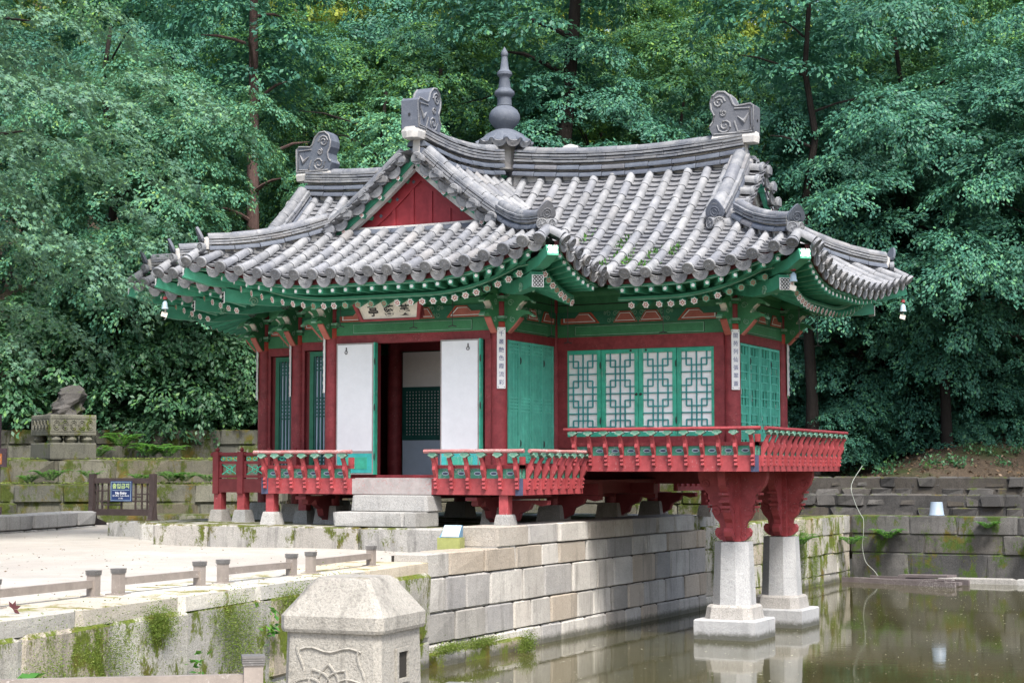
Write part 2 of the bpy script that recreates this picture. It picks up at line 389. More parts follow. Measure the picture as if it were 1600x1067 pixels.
def ground_z(x, y):
    v = (x+9)*-.445+(y-15.0)*.896; u = (x+9)*-.896+(y-15.0)*-.445      # west slope, behind the terraces
    zw = 3.0+.17*v+.0020*v*v if (v > 0 and u > -7) else -5
    t = y-19.2; zn = 2.1+.19*t+.0015*t*t if (t > 0) else -5
    n = .22*math.sin(x*.7+y*.3)+.18*math.sin(x*1.3-y*.6)
    return min(max(zw, zn), 42)+n
def hill():
    b = MB(); xs = np.concatenate([np.linspace(-95, -12, 30), np.linspace(-11, 26, 50), np.linspace(28, 110, 25)]); vs_ = [0, .02, .5, 1, 1.6, 2.3, 3.2, 4.2]+list(np.linspace(5.5, 120, 46)); idx = {}
    for j, v in enumerate(vs_):
        for i, x in enumerate(xs):
            y = 19.15+v; z = 1.1 if j == 0 else max(ground_z(x, y+.06), 1.95)
            idx[i, j] = len(b.v); b.v.append((x, y, z))
    for j in range(len(vs_)-1):
        for i in range(len(xs)-1): b.face((idx[i, j], idx[i+1, j], idx[i+1, j+1], idx[i, j+1]))
    put('hill', b.mesh('hill', M['hill'], True), kind='structure')
    b = MB(); idx = {}; us = np.linspace(-6.9, 60, 60); vs_ = [0, .02, .5, 1, 1.7, 2.6, 3.8]+list(np.linspace(5, 80, 36))
    for j, v in enumerate(vs_):
        for i, u in enumerate(us):
            p = Vector((-9, 15.0, 0))+Vector((-.896, -.445, 0))*u+Vector((-.445, .896, 0))*v
            z = 1.0 if j == 0 else ground_z(p.x, p.y)+.03
            idx[i, j] = len(b.v); b.v.append((p.x, p.y, z))
    for j in range(len(vs_)-1):
        for i in range(len(us)-1): b.face((idx[i, j], idx[i, j+1], idx[i+1, j+1], idx[i+1, j]))
    put('hill', b.mesh('hill', M['hill'], True), kind='structure')
hill()

# ------------------------------------------------------------------ pier wall, banks, podium
wallP = stone_wall('pier_wall', (.72, -3.35), (.72, 6.25), [-.25, .35, .71, 1.13, 1.42], .5, 'pier', 'pale granite block wall under the pavilion, rising from the pond', 'stone wall', .5, .95, jit=.012)
def add_course(root, p0, p1, z0, z1, depth, matname, wmin, wmax, jit=.012, proud=.012, gap=.012, ch=.045):
    p0 = Vector((*p0, 0)); p1 = Vector((*p1, 0)); u = (p1-p0).normalized(); L = (p1-p0).length; x = 0
    while x < L-.02:
        wd = random.uniform(wmin, wmax)
        if L-x-wd < wmin*.6: wd = L-x
        put('stone_block', block_mesh(matname, jit, ch), root, Fr(p0, u) @ T3((x+wd/2, depth/2+random.uniform(-proud, proud), (z0+z1)/2)) @ S3(wd-gap, depth, z1-z0-gap)); x += wd
add_course(wallP, (.72, -1.5), (.72, 5.7), 1.42, 1.69, .6, 'pier', .7, 1.2)
add_course(wallP, (.86, -3.3), (.86, -.9), -.2, .26, .3, 'moss_wall', .7, 1.1, jit=.04)
# far bank walls
stone_wall('bank_wall', (.70, 6.25), (.70, 15.15), [-.25, .3, .7, 1.08, 1.46], .5, 'moss_wall', 'green mossy pond bank wall beyond the pavilion pillars', 'stone wall', .5, .95, jit=.03, core='moss_wall', gap=.006)
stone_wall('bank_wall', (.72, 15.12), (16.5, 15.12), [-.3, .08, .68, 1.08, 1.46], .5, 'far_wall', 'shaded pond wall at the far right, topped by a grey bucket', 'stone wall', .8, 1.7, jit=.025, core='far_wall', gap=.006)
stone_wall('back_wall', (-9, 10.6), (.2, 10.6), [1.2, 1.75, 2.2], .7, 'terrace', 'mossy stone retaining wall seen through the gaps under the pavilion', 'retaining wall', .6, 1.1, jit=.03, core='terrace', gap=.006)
b = MB(); b.box(-9, .15, 7.3, 15, 1.2, 1.41); put('path', b.mesh('path', M['hill']), kind='structure')
b = MB(); b.box(.9, 30, 15.55, 18.2, .5, 1.42); b.box(-3, .5, 6.2, 18.2, .5, 1.40); put('path', b.mesh('path', M['hill']), kind='structure')
b = MB(); 
ledge = stone_wall('stone_ledge', (2.6, 14.86), (12, 14.86), [-.2, .22], .22, 'granite', 'low stone ledge at the waterline below the far pond wall', 'ledge', 1.0, 1.6)
# stepped field stone rows behind
def field_row(p0, p1, z0, z1, depth, label, wmin, wmax):
    return stone_wall('field_stone_row', p0, p1, [z0, (z0+z1)/2-.02, z1], depth, 'field_stone', label, 'retaining wall', wmin, wmax, jit=.09, proud=.07, ch=.13, group=None, core='field_stone', gap=.01)
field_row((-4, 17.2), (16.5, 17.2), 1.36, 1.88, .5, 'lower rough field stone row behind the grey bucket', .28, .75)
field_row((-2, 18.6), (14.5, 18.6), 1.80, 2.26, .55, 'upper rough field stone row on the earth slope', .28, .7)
# near left bank
nb = stone_wall('near_bank_wall', (3.4, -22.0), (.80, -3.35), [-.25, .42, 1.20], .7, 'moss_wall', 'weathered mossy bank wall in the left foreground below the low rail fence', 'stone wall', .9, 1.6, jit=.02, proud=.03, gap=.004, core='moss_wall')
# bank top slabs
add_course(nb, (3.36, -22.0), (.74, -3.25), 1.18, 1.325, 1.0, 'wall_cap', 1.2, 2.2, jit=.008, ch=.045, gap=.004)

# podium: kerb stones + top slab
pod = thing('stone_podium', (-2, -1.4, 1.35), 'low granite podium the pavilion stands on, mossy along its front', 'podium')
b = MB()
b.box(-4.75, .60, -1.15, 7.2, 1.15, 1.64); b.box(-6.4, -4.75, .2, 7.2, 1.15, 1.62)
part('paving', b, M['podium'], pod)
def pod_row(p0, p1, widths=None, z0=1.2, z1=1.655, d=.55):
    add_course(pod, p0, p1, z0, z1, d, 'podium', .9, 1.5, jit=.02)
pod_row((-4.75, -1.5), (.72, -1.5)); pod_row((-4.75, .1), (-4.75, -1.0), d=.5)
pod_row((-5.9, -.35), (-4.75, -.35), z0=1.2, z1=1.62); pod_row((-7.4, .75), (-5.9, .75), z0=1.2, z1=1.6)
# steps
st = thing('stone_steps', (-1.1, -1.35, 1.65), 'two granite steps leading up to the pavilion doorway', 'steps')
for (x0, x1, y0, y1, z0, z1) in ((-1.80, -.70, -1.40, -.75, 1.655, 1.85), (-.69, -.53, -1.40, -.75, 1.655, 1.85), (-1.70, -.53, -1.08, -.66, 1.855, 2.07)):
    put('step_block', block_mesh('granite', .012, .04), st, T3(((x0+x1)/2, (y0+y1)/2, (z0+z1)/2)) @ S3(x1-x0, y1-y0, z1-z0))

# ================================================================== PAVILION
pav = thing('pavilion', (-1.3, 2.0, 1.64), 'red and green timber pavilion with grey tiled cross-shaped roof standing half over the pond', 'pavilion')
YC = 2.84; XC = -1.345
# ---- base stones, columns, water pillars
def frustum(b, cx, cy, z0, z1, a, c):
    b.rings([[(cx+sx*k, cy+sy*k, z) for sx, sy in ((-1, -1), (1, -1), (1, 1), (-1, 1))] for z, k in ((z0, a), (z0+(z1-z0)*.85, c), (z1, c*.9))])
cols = [(-2.69, 0), (0, 0), (0, 1.77), (-2.69, .88), (-3.86, .88), (-3.86, 1.77), (-5.08, 1.77), (-5.08, 3.91), (-2.69, 3.91), (0, 3.91), (-2.69, 5.68), (0, 5.68), (-2.69, 1.77)]
for (x, y) in cols:
    b = MB(); frustum(b, x, y, 1.63, 1.90, .2, .17); part('base_stone', b, M['pier'] if x == 0 and y > 1 else M['granite'], pav)
    b = MB(); b.lathe([(.105, 1.89), (.115, 2.6), (.112, 4.4), (.105, 4.9)], (x, y, 0), 20); part('column', b, M['red'], pav, True)
for (x, y) in ((2.76, 1.77), (2.76, 3.91)):
    b = MB(); b.lathe([(.115, 2.40), (.115, 3.2), (.112, 4.4), (.105, 4.9)], (x, y, 0), 20); part('column', b, M['red'], pav, True)
    b = MB(); ph = math.pi/8
    b.lathe([(.30, .55), (.262, 1.42)], (x, y, 0), 8, ph)
    o = part('stone_pillar', b, M['granite_new'], pav)
    b = MB(); b.rings([[(x+sx*k*(1-.32*ex), y+sy*k*(1-.32*ey), z) for sx, sy, ex, ey in ((-1, -1, 0, 1), (-1, -1, 1, 0), (1, -1, 1, 0), (1, -1, 0, 1), (1, 1, 0, 1), (1, 1, 1, 0), (-1, 1, 1, 0), (-1, 1, 0, 1))] for z, k in ((.36, .35), (.46, .335), (.53, .325), (.56, .30))])
    sub('rough_collar', b, stone('rough_granite', (.32, .305, .28), (.42, .405, .38), speck=.6, stain=.3, warm=0.) if y < 3 else bpy.data.materials['rough_granite'], o)
    b = MB(); b.rings([[(x+sx*k, y+sy*k, z) for sx, sy in ((-1, -1), (1, -1), (1, 1), (-1, 1))] for z, k in ((-.5, .44), (.35, .44), (.37, .425))])
    sub('plinth', b, M['granite_grey'], o)
    b = MB(); b.box(x-.12, x+.12, y-.12, y+.12, 1.425, 2.40); post = part('pedestal', b, M['red_rail'], pav)
    SQ = .86
    prof = [(.10, 1.425), (.19, 1.44), (.27, 1.50), (.285, 1.56), (.25, 1.61), (.19, 1.61), (.21, 1.68), (.28, 1.74), (.33, 1.83), (.325, 1.92), (.37, 1.95), (.38, 2.06), (.43, 2.10), (.52, 2.19), (.565, 2.30), (.57, 2.395), (.10, 2.395)]
    for k in range(4):
        a = k*math.pi/2; F = Fr((x, y, 0), (math.cos(a), math.sin(a), 0))
        b = MB(); b.prism([(.10+(p_[0]-.10)*SQ, p_[1]) for p_ in prof], F, -.055, .055); o2 = sub('carved_bracket', b, M['red_rail'], post)
        # carved relief: incised scroll ridges on both faces and beads along the edge
        for s in (-1, 1):
            sp = MB()
            for (cx, cz, r0) in ((.30, 1.86, .10), (.22, 1.53, .055), (.44, 2.24, .07)):
                pts = [F @ Vector((cx-.06+r0*(1-t/14)*math.cos(t*.8), s*.056, cz-.03+r0*(1-t/14)*math.sin(t*.8))) for t in range(13)]
                sp.tube(pts, .007, 5)
            o3 = sub('carved_scroll', sp, M['red_rail'], post)
        bd = MB()
        for z, r in ((2.08, .40), (1.98, .375), (1.90, .345)):
            bd.box(r-.02, r+.012, -.075, .075, z-.016, z+.016, F)
        sub('moulding', bd, M['red_rail'], post)

# ---- floor beams, decks
def deck(x0, x1, y0, y1, z):
    b = MB(); n = max(1, round((x1-x0)/.3))
    for i in range(n):
        b.box(x0+(x1-x0)*i/n+.004, x0+(x1-x0)*(i+1)/n-.004, y0, y1, z-.05, z)
    part('floor_deck', b, M['red_dark'], pav)
deck(-3.26, .77, -.86, 5.6, 2.27); deck(-5.2, -3.27, .93, 4.7, 2.265); deck(-4.7, -3.27, .02, .92, 2.265)
deck(.60, 3.38, .96, 4.72, 2.575)
def bx(name, x0, x1, y0, y1, z0, z1, mat, parent=pav):
    b = MB(); b.box(x0, x1, y0, y1, z0, z1)
    return part(name, b, M[mat], parent) if parent is pav else sub(name, b, M[mat], parent)
# sub-floor beams
for y in (0, 1.77, 3.91): bx('floor_beam', -3.2, .75, y-.09, y+.09, 2.05, 2.215, 'red_dark')
for x in (-2.69, -1.4, .0): bx('floor_beam', x-.085, x+.085, -.83, 6.3, 2.00, 2.045, 'red_dark')
for y in (1.77, 3.91): bx('floor_beam', .1, 3.35, y-.1, y+.1, 2.405, 2.52, 'red_dark')
bx('floor_beam', .20, .36, 1.1, 4.6, 2.06, 2.38, 'red_dark'); bx('floor_beam', .38, .655, .93, 1.0, 2.39, 2.60, 'red_rail')
# diagonal carved supports under the decks
def support(o, d, zt=2.05, L=.62, H=.5):
    F = Fr(o, d); b = MB()
    b.prism([(0, zt-H), (.06, zt-H+.02), (.10, zt-H+.1), (.20, zt-H+.14), (.24, zt-H+.24), (.38, zt-H+.30), (.42, zt-H+.38), (.56, zt-.08), (L, zt-.06), (L, zt), (0, zt)], F, -.05, .05)
    part('deck_bracket', b, M['red_dark'], pav)
for (x, y) in ((0, 0), (0, 1.77), (0, 3.91), (0, 5.68)): support((x+.1, y, 0), (1, 0, 0), 2.0 if y < 1 else 2.04, .66, .42)
for (x, y) in ((-2.69, 0), (0, 0)): support((x, y-.1, 0), (0, -1, 0), 2.0, .62, .38)
# short posts with small stones under the railing
def short_post(x, y, zt=2.08, zs=1.645):
    b = MB(); b.box(x-.065, x+.065, y-.065, y+.065, zs+.17, zt); part('deck_post', b, M['red_rail'], pav)
    b = MB(); frustum(b, x, y, zs-.01, zs+.18, .125, .10); part('post_stone', b, M['granite'], pav)
for p in ((-3.18, -.8), (.50, -.8), (-4.28, .06), (-4.70, .06), (-3.2, .06), (.7, 6.3)): short_post(*p)

# ---- railings
BAL = MB().prism([(0, .075), (.03, .07), (.045, .085), (.03, .12), (.05, .14), (.035, .17), (.055, .19), (.04, .23), (.065, .27), (.095, .33), (.085, .38), (.10, .43), (.135, .485), (.085, .495), (.04, .41), (.0, .33)], Matrix.Identity(4), -.022, .022).mesh('baluster', M['red_rail'])
def lotus_mesh():
    b = MB(); b.cur = 0
    b.prism([(-.02, 0), (.02, 0), (.045, .018), (.085, .03), (.092, .042), (.06, .058), (-.06, .058), (-.092, .042), (-.085, .03), (-.045, .018)], Matrix.Identity(4), -.035, .035)
    b.cur = 1
    b.prism([(-.066, .058), (.066, .058), (.06, .066), (-.06, .066)], Matrix.Identity(4), -.04, .04)
    for s in (-1, 1): b.prism([(-.05, .034), (.05, .034), (.04, .044), (-.04, .044)], Matrix.Identity(4), s*.0352-.002, s*.0352+.002)
    return b.mesh('lotus_bracket', [M['lotus_green'], M['panel_green']])
LOT = lotus_mesh()
EYE = MB()
def ell(rx, rz, n=14): return [(rx*math.cos(2*math.pi*i/n), rz*math.sin(2*math.pi*i/n)) for i in range(n)]
EYE.cur = 0; EYE.prism(ell(.055, .026), Matrix.Identity(4), -.003, 0); EYE.cur = 1; EYE.prism(ell(.042, .016), Matrix.Identity(4), -.006, -.003)
EYE = EYE.mesh('eye_opening', [M['lid_blue'], M['navy']])
def railing(p0, p1, zb, spacing=.235, ends=(True, True), over=(.06, .06), eyes=True, strap=None):
    p0 = Vector((*p0, 0)); p1 = Vector((*p1, 0)); u = (p1-p0).normalized(); L = (p1-p0).length; F = Fr((p0.x, p0.y, zb), u)
    b = MB(); b.box(0, L, 0, .07, 0, .215, F); r = part('railing', b, M['red_rail'], pav)
    def s(name, mb, mat, smooth=False): return sub(name, mb, M[mat], r, smooth)
    n = max(2, round((L-.16)/spacing)+1); xs = [.08+(L-.16)*i/(n-1) for i in range(n)]
    b = MB(); b.box(.05, L-.05, .022, .05, .217, .345, F); s('green_panel', b, 'panel_green')
    b = MB(); b.box(0, L, .005, .065, .347, .395, F); s('middle_rail', b, 'red')
    for i, x in enumerate(xs):
        subm('baluster', BAL, r, F @ T3((x, -.001, 0)) @ Matrix.Rotation(-math.pi/2, 4, 'Z'))
        subm('lotus_bracket', LOT, r, F @ T3((x, -.105, .489)) @ S3(.74, .9, .95))
        if eyes and i < n-1: subm('eye_opening', EYE, r, F @ T3(((x+xs[i+1])/2, .0215, .282)))
    hb = MB(); k = 12
    hb.tube([F @ Vector((-over[0]+(L+sum(over))*i/k, -.105, .575+.0012*math.sin(i*1.7))) for i in range(k+1)], .027, 8); s('handrail', hb, 'red_hand' if zb < 2.2 else 'red', True)
    # corner posts between middle rail and handrail
    for x in ([.03] if ends[0] else [])+([L-.03] if ends[1] else []):
        b = MB(); b.box(x-.035, x+.035, .012, .058, .396, .50, F); s('end_post', b, 'red_rail')
    for x in strap or []:
        b = MB(); b.box(x-.055, x+.055, -.006, .0, -.004, .219, F); s('metal_strap', b, 'navy')
    return r
railing((-3.3, -.9), (-1.81, -.9), 2.08, strap=[.06])
railing((-.56, -.9), (.81, -.9), 2.08, strap=[1.31])
railing((.815, -.895), (.815, .99), 2.08, spacing=.232, over=(.05, .0))
railing((.66, .92), (3.42, .92), 2.39, spacing=.245, strap=[2.70])
railing((3.425, .925), (3.425, 4.76), 2.39, spacing=.26)
railing((.815, 4.68), (.815, 6.55), 2.08, spacing=.232)
bx('threshold_board', -1.808, -.562, -.895, -.83, 2.08, 2.29, 'worn_wood')
bx('threshold_board', -1.8, -.64, -.83, -.25, 2.275, 2.30, 'worn_wood')
# plain railing with crossed panels on the left steps
def cross_railing(x0, x1, y, zb, posts):
    b = MB(); b.box(x0, x1, y, y+.07, zb, zb+.2); r = part('railing', b, M['maroon'], pav)  # darker reds here stand in for the shade lying on this railing
    def s(name, b, mat, sm=False): return sub(name, b, M[mat], r, sm)
    b = MB(); b.tube([(x0-.05, y+.035, zb+.56), (x1+.05, y+.035, zb+.56)], .03, 8); s('handrail', b, 'red_dark', True)
    for z in (.215, .42): 
        b = MB(); b.box(x0, x1, y+.01, y+.06, zb+z, zb+z+.04); s('middle_rail', b, 'red_dark')
    for x in posts:
        b = MB(); b.box(x-.05, x+.05, y-.02, y+.08, zb-.02, zb+.60); b.lathe([(.02, .60), (.04, .63), (.0, .67)], (x, y+.03, zb), 8); s('rail_post', b, 'red_dark')
    xs = sorted(posts)
    for a, c in zip(xs[:-1], xs[1:]):
        m = (a+c)/2; q = MB(); h = (c-a)/2-.09
        q.tube([(m-h, y+.035, zb+.265), (m+h, y+.035, zb+.41)], .009, 5); q.tube([(m-h, y+.035, zb+.41), (m+h, y+.035, zb+.265)], .009, 5)
        q.tube([(m+.055*math.cos(t*math.pi/6), y+.035, zb+.338+.055*math.sin(t*math.pi/6)) for t in range(13)], .008, 5); s('crossed_ornament', q, 'teal')
        q = MB(); [q.tube([(m+dx+.035*math.cos(t*math.pi/5), y+.035, zb+.495+.03*math.sin(t*math.pi/5)) for t in range(11)], .008, 5) for dx in (-.12, 0, .12)]; s('ring_ornament', q, 'teal')
        q = MB(); [q.box(m+dx-.02, m+dx+.02, y+.012, y+.058, zb+.256, zb+.42) for dx in (-h-.02, h+.02)]; s('stile', q, 'red_dark')
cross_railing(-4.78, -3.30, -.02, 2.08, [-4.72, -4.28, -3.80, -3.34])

# ---- walls
def lattice_wan(b, W, H, F, y0, y1, t=.011):
    """key-fret lattice: one unit is h wide-spaced, repeated with mirror"""
    h = H/3.92; u = W/246.
    X = dict(l=0, o1=40*u, i1=83*u, c=W/2, i2=W-83*u, o2=W-40*u, r=W)
    def V(x, z0, z1): b.box(x-t/2, x+t/2, y0, y1, max(0, H-z1), min(H, H-z0), F)
    def Hh(z, x0, x1): 
        if z < H: b.box(x0, x1, y0+.0006, y1-.0006, H-z-t/2, H-z+t/2, F)
    k = h/171.
    V(X['c'], 0, H)
    for s in ('o1', 'o2'):
        for a, c in ((0, 113), (228, 453), (569, 700)): V(X[s], a*k, min(H, c*k))
    for s in ('i1', 'i2'):
        for a, c in ((58, 283), (398, 623)): V(X[s], a*k, c*k)
    for z in (171, 341, 510): Hh(z*k, 0, W)
    for z in (58, 283, 398, 623): Hh(z*k, 0, X['i1']); Hh(z*k, X['i2'], W)
    for z in (113, 228, 453, 568): Hh(z*k, X['o1'], X['o2'])
def leaf_frame(b, w, h, F, st=.055, d=.05):
    b.box(0, st, 0, d, 0, h, F); b.box(w-st, w, 0, d, 0, h, F); b.box(st, w-st, .002, d-.002, 0, st, F); b.box(st, w-st, .002, d-.002, h-st, h, F)
def knob(F, x, z, parent, r=.014):
    b = MB(); b.lathe([(r*1.3, 0), (r*1.3, .006), (r*.8, .012), (r, .02), (.003, .03)], (0, 0, 0), 8); sub('door_stud', b, M['iron'], parent, False, None, F @ T3((x, -.001, z)) @ Matrix.Rotation(math.pi/2, 4, 'X'))
def hinge(F, x, z, parent):
    b = MB(); b.tube([F @ Vector((x, -.012, z-.05)), F @ Vector((x, -.018, z-.02)), F @ Vector((x, -.018, z+.02)), F @ Vector((x, -.012, z+.05))], [.004, .009, .009, .004], 6); sub('hinge', b, M['iron'], parent)
def window_leaves(a, u, x0, x1, z0, z1, n, kind, mat, ydep=-.055):
    w = (x1-x0)/n
    for i in range(n):
        g_ = .004 if kind == 'wan' else .012; F = Fr((*a, z0), u) @ T3((x0+i*w+g_, ydep+(.006 if i % 2 else 0), 0)); ww = w-2*g_; h = z1-z0
        b = MB(); leaf_frame(b, ww, h, F, .06 if kind == 'wan' else .035); leaf = part('window_leaf' if kind == 'wan' else 'shutter_leaf', b, M[mat], pav)
        st = .06 if kind == 'wan' else .035
        if kind in ('wan', 'wan_back'):
            b = MB(); b.box(st, ww-st, .034, .044, st, h-st, F); sub('paper_pane', b, M['pane_paper'] if kind == 'wan' else M['teal_back'], leaf)
            b = MB(); lattice_wan(b, ww-2*st, h-2*st, F @ T3((st, 0, st)), .008, .030, .0165 if kind == 'wan' else .015); sub('lattice', b, M['lattice'] if kind == 'wan' else M['teal_light'], leaf)
            if kind == 'wan_back':
                b = MB(); random.seed(int(x0*100)+i)
                for q in range(16):
                    xx = random.choice((.2, .38, .62, .8))*ww; zz = random.uniform(.1, .9)*h; b.box(xx-.02, xx+.012, .031, .0335, zz-.045, zz+.045, F)
                sub('paper_glimpse', b, M['white'], leaf)
        else:
            b = MB(); b.box(st, ww-st, .034, .044, st, h-st, F); sub('paper_pane', b, M['teal_back'], leaf)
            b = MB(); nb_ = max(4, round((ww-2*st)/.052)); W = ww-2*st
            for k in range(1, nb_): b.box(st+W*k/nb_-.0125, st+W*k/nb_+.0125, .012, .030, st, h-st, F)
            for c in (.07, .48, .93):
                for q in range(-2, 3) if c > .4 and c < .6 else range(-1, 2): b.box(st, ww-st, .0105, .0315, h*c+q*.045-.012, h*c+q*.045+.012, F)
            sub('lattice', b, M[mat], leaf)
        if i % 2 == 0 and kind != 'wan': hinge(F, ww, h*.16, leaf); hinge(F, ww, h*.84, leaf)
        if kind == 'wan' and i in (0, 2): hinge(F, ww, h*.18, leaf); hinge(F, ww, h*.82, leaf)
        if kind == 'wan' and i in (1, 2): knob(F, ww-.03 if i == 1 else .03, h*.48, leaf, .016); knob(F, .8*ww if i == 1 else .2*ww, h-.025, leaf, .012)
def band(a, u, L, z0=4.515, z1=4.70, y=-.085, front=True):
    """painted frieze: orange trapezoids on arabesque green, each shape standing slightly proud"""
    F = Fr((*a, 0), u); H = z1-z0
    b = MB(); b.box(.1, L-.1, y, .06, z0, z1, F); r = part('frieze', b, M['board_green'], pav)
    def shape(poly, c, name):
        for k, (g, m, d) in enumerate(((1.0, 'orange', .006), (.80, 'black', .009), (.72, 'white', .012), (.60, 'pink', .015))):
            cx = sum(p[0] for p in poly)/len(poly); cz = sum(p[1] for p in poly)/len(poly)
            pp = [(cx+(p[0]-cx)*(1-(1-g)*(.62 if L > 2 else .8)), cz+(p[1]-cz)*g) for p in poly]
            q = MB(); q.prism(pp, F, y-d, y-.001); sub(name, q, M[m], r)
    zb, zt = z0+.012, z1-.012; e = .16
    w = min(.62, L*.25)
    shape([(e, zb), (e+w, zb), (e+w*.78, zt), (e+w*.48, zt), (e+w*.36, zt-H*.42), (e, zt-H*.42)][::1], 0, 'frieze_motif')
    shape([(L-e-w, zb), (L-e, zb), (L-e, zt-H*.42), (L-e-w*.36, zt-H*.42), (L-e-w*.48, zt), (L-e-w*.78, zt)], 0, 'frieze_motif')
    inner0, inner1 = e+w, L-e-w; nm = 2 if L > 2.3 else (1 if L > 1.6 else 0)
    centers = [inner0+(inner1-inner0)*(i+1)/(nm+1) for i in range(nm)]
    for c in centers: shape([(c-.19, zb), (c+.19, zb), (c+.09, zt), (c-.09, zt)], 0, 'frieze_motif')
    gaps = [inner0-.02]+centers+[inner1+.02]
    q = MB()
    for g0, g1 in zip(gaps[:-1], gaps[1:]):
        m = (g0+g1)/2 if nm else (g0+g1)/2
        for s in (-1, 1):
            for (dx, dz, r0, t0) in ((.055, .055, .042, 0), (.045, -.04, .038, 2.2), (.11, .06, .025, 1.)):
                q.tube([F @ Vector((m+s*(dx+r0*(1-t/15)*math.cos(t0+t*.75)), y-.003, (z0+z1)/2+dz+r0*(1-t/15)*math.sin(t0+t*.75))) for t in range(12)], .006, 4, False)
    sub('arabesque', q, M['light_green'], r)
def upper_beams(a, u, L, cut=.1):
    F = Fr((*a, 0), u)
    b = MB(); b.box(cut, L-cut, -.075, .06, 4.335, 4.512, F); g = part('green_beam', b, M['green'], pav)
    e = .28
    b = MB(); b.box(cut+e, L-cut-e, -.079, -.0755, 4.35, 4.497, F); sub('beam_panel_line', b, M['black'], g)
    b = MB(); b.box(cut+e+.006, L-cut-e-.006, -.082, -.0795, 4.356, 4.491, F); sub('beam_panel_line', b, M['light_green'], g)
    b = MB(); b.box(cut+e+.015, L-cut-e-.015, -.085, -.0825, 4.364, 4.483, F); sub('beam_panel', b, M['green'], g)
    band(a, u, L)
    b = MB(); b.box(cut, L-cut, -.065, .06, 4.702, 4.97, F); part('green_beam', b, M['green'], pav)
    b = MB(); b.tube([F @ Vector((-.05, .0, 4.99)), F @ Vector((L+.05, 0, 4.99))], .095, 12); part('purlin', b, M['green'], pav, True)
    b = MB(); b.box(cut, L-cut, -.0685, -.066, 4.80, 4.815, F); part('beam_line', b, M['black'], pav)
def wall_frame(a, u, L, z0, zt=4.21, sill=.12, jamb=.16):
    F = Fr((*a, 0), u)
    b = MB(); b.box(.1, L-.1, -.07, .07, zt, 4.333, F); part('lintel', b, M['red'], pav)
    b = MB(); b.box(.1, L-.1, -.07, .07, z0-sill, z0, F); part('sill', b, M['red'], pav)
    for x in (.09, L-.09-jamb): 
        b = MB(); b.box(x, x+jamb, -.06, .06, z0, zt, F); part('door_jamb', b, M['red'], pav)
def blank(a, u, L, z0, z1, mat='red_dark', y0=-.03, y1=.03, name='wall_panel'):
    b = MB(); b.box(.1, L-.1, y0, y1, z0, z1, Fr((*a, 0), u)); return part(name, b, M[mat], pav)
ux, uy = Vector((1, 0, 0)), Vector((0, 1, 0))
# front wing, front face (doorway)
A = (-2.69, 0); upper_beams(A, ux, 2.69); wall_frame(A, ux, 2.69, 2.34, jamb=.10)
for (xa, xb) in ((.14, .76), (1.84, 2.45)):
    F = Fr((-2.69, -.135, 2.345), ux) @ T3((xa, 0, 0)); wd = xb-xa; h = 1.87
    b = MB(); leaf_frame(b, wd, h, F, .022, .07); b.box(.02, wd-.02, .002, .068, .30, .33, F); lf = part('door_leaf', b, M['worn_wood'] if xa < 1 else M['worn_wood'], pav)
    b = MB(); b.box(.022, wd-.024, -.004, .05, .332, h-.022, F); sub('paper_panel', b, M['paper'], lf)
    b = MB(); b.box(.022, wd-.024, -.002, .05, .022, .298, F); sub('lower_board', b, M['cyan'], lf)
    b = MB(); b.box(.1, wd-.1, -.006, -.0025, .075, .245, F); sub('board_panel', b, M['teal'], lf)
    b = MB(); b.box(wd+.002, wd+.022, -.008, .075, .0, h+.004, F); sub('edge_strip', b, M['teal'], lf)
    b = MB(); b.tube([F @ Vector((wd*(.27 if xa < 1 else .72)+.022*math.cos(t*math.pi/6), -.014, h-.13+.022*math.sin(t*math.pi/6))) for t in range(13)], .005, 6)
    b.tube([F @ Vector((wd*(.27 if xa < 1 else .72), -.01, h-.105)), F @ Vector((wd*(.27 if xa < 1 else .72), -.01, h-.06))], .008, 6); sub('ring_pull', b, M['iron'], lf)
    for z in (.25, .95, 1.6): hinge(F, wd+.026, z, lf)
F = Fr((-2.69, 0, 0), ux)
b = MB(); b.box(.24, .78, -.05, .03, 2.345, 4.205, F); b.box(1.84, 2.45, -.05, .03, 2.345, 4.205, F); part('fixed_door', b, M['red_dark'], pav)
# inner partition seen through the doorway
b = MB(); b.box(-2.6, -.1, 1.735, 1.805, 4.22, 4.5); b.box(-1.72, -.1, 1.74, 1.80, 2.3, 4.22); part('partition', b, M['red_dark'], pav)
idr = bx('inner_door', -2.53, -1.74, 1.72, 1.76, 2.30, 4.21, 'teal_dark')
bx('paper_panel', -2.51, -1.76, 1.70, 1.718, 3.67, 4.20, 'white', idr)
bx('paper_panel', -2.51, -1.76, 1.70, 1.718, 2.32, 2.86, 'paper_blue', idr)
bx('paper_backing', -2.45, -1.82, 1.71, 1.717, 2.94, 3.60, 'white', idr)
b = MB()
for i in range(13): x = -2.46+.65*i/12; b.box(x-.014, x+.014, 1.685, 1.70, 2.88, 3.65)
for i in range(15): z = 2.92+.70*i/14; b.box(-2.51, -1.76, 1.6845, 1.7005, z-.013, z+.013)
b.box(-2.51, -1.76, 1.684, 1.701, 2.865, 2.92); b.box(-2.51, -1.76, 1.684, 1.701, 3.62, 3.665)
sub('lattice', b, M['teal_dark'], idr)
# front wing, right side (shutters)
A = (0, 0); upper_beams(A, uy, 1.77); wall_frame(A, uy, 1.77, 2.50, jamb=.03); window_leaves(A, uy, .125, 1.645, 2.505, 4.205, 4, 'bars', 'teal_light', -.075)
blank(A, uy, 1.77, 2.3, 2.5, 'red_dark', -.03, .03)
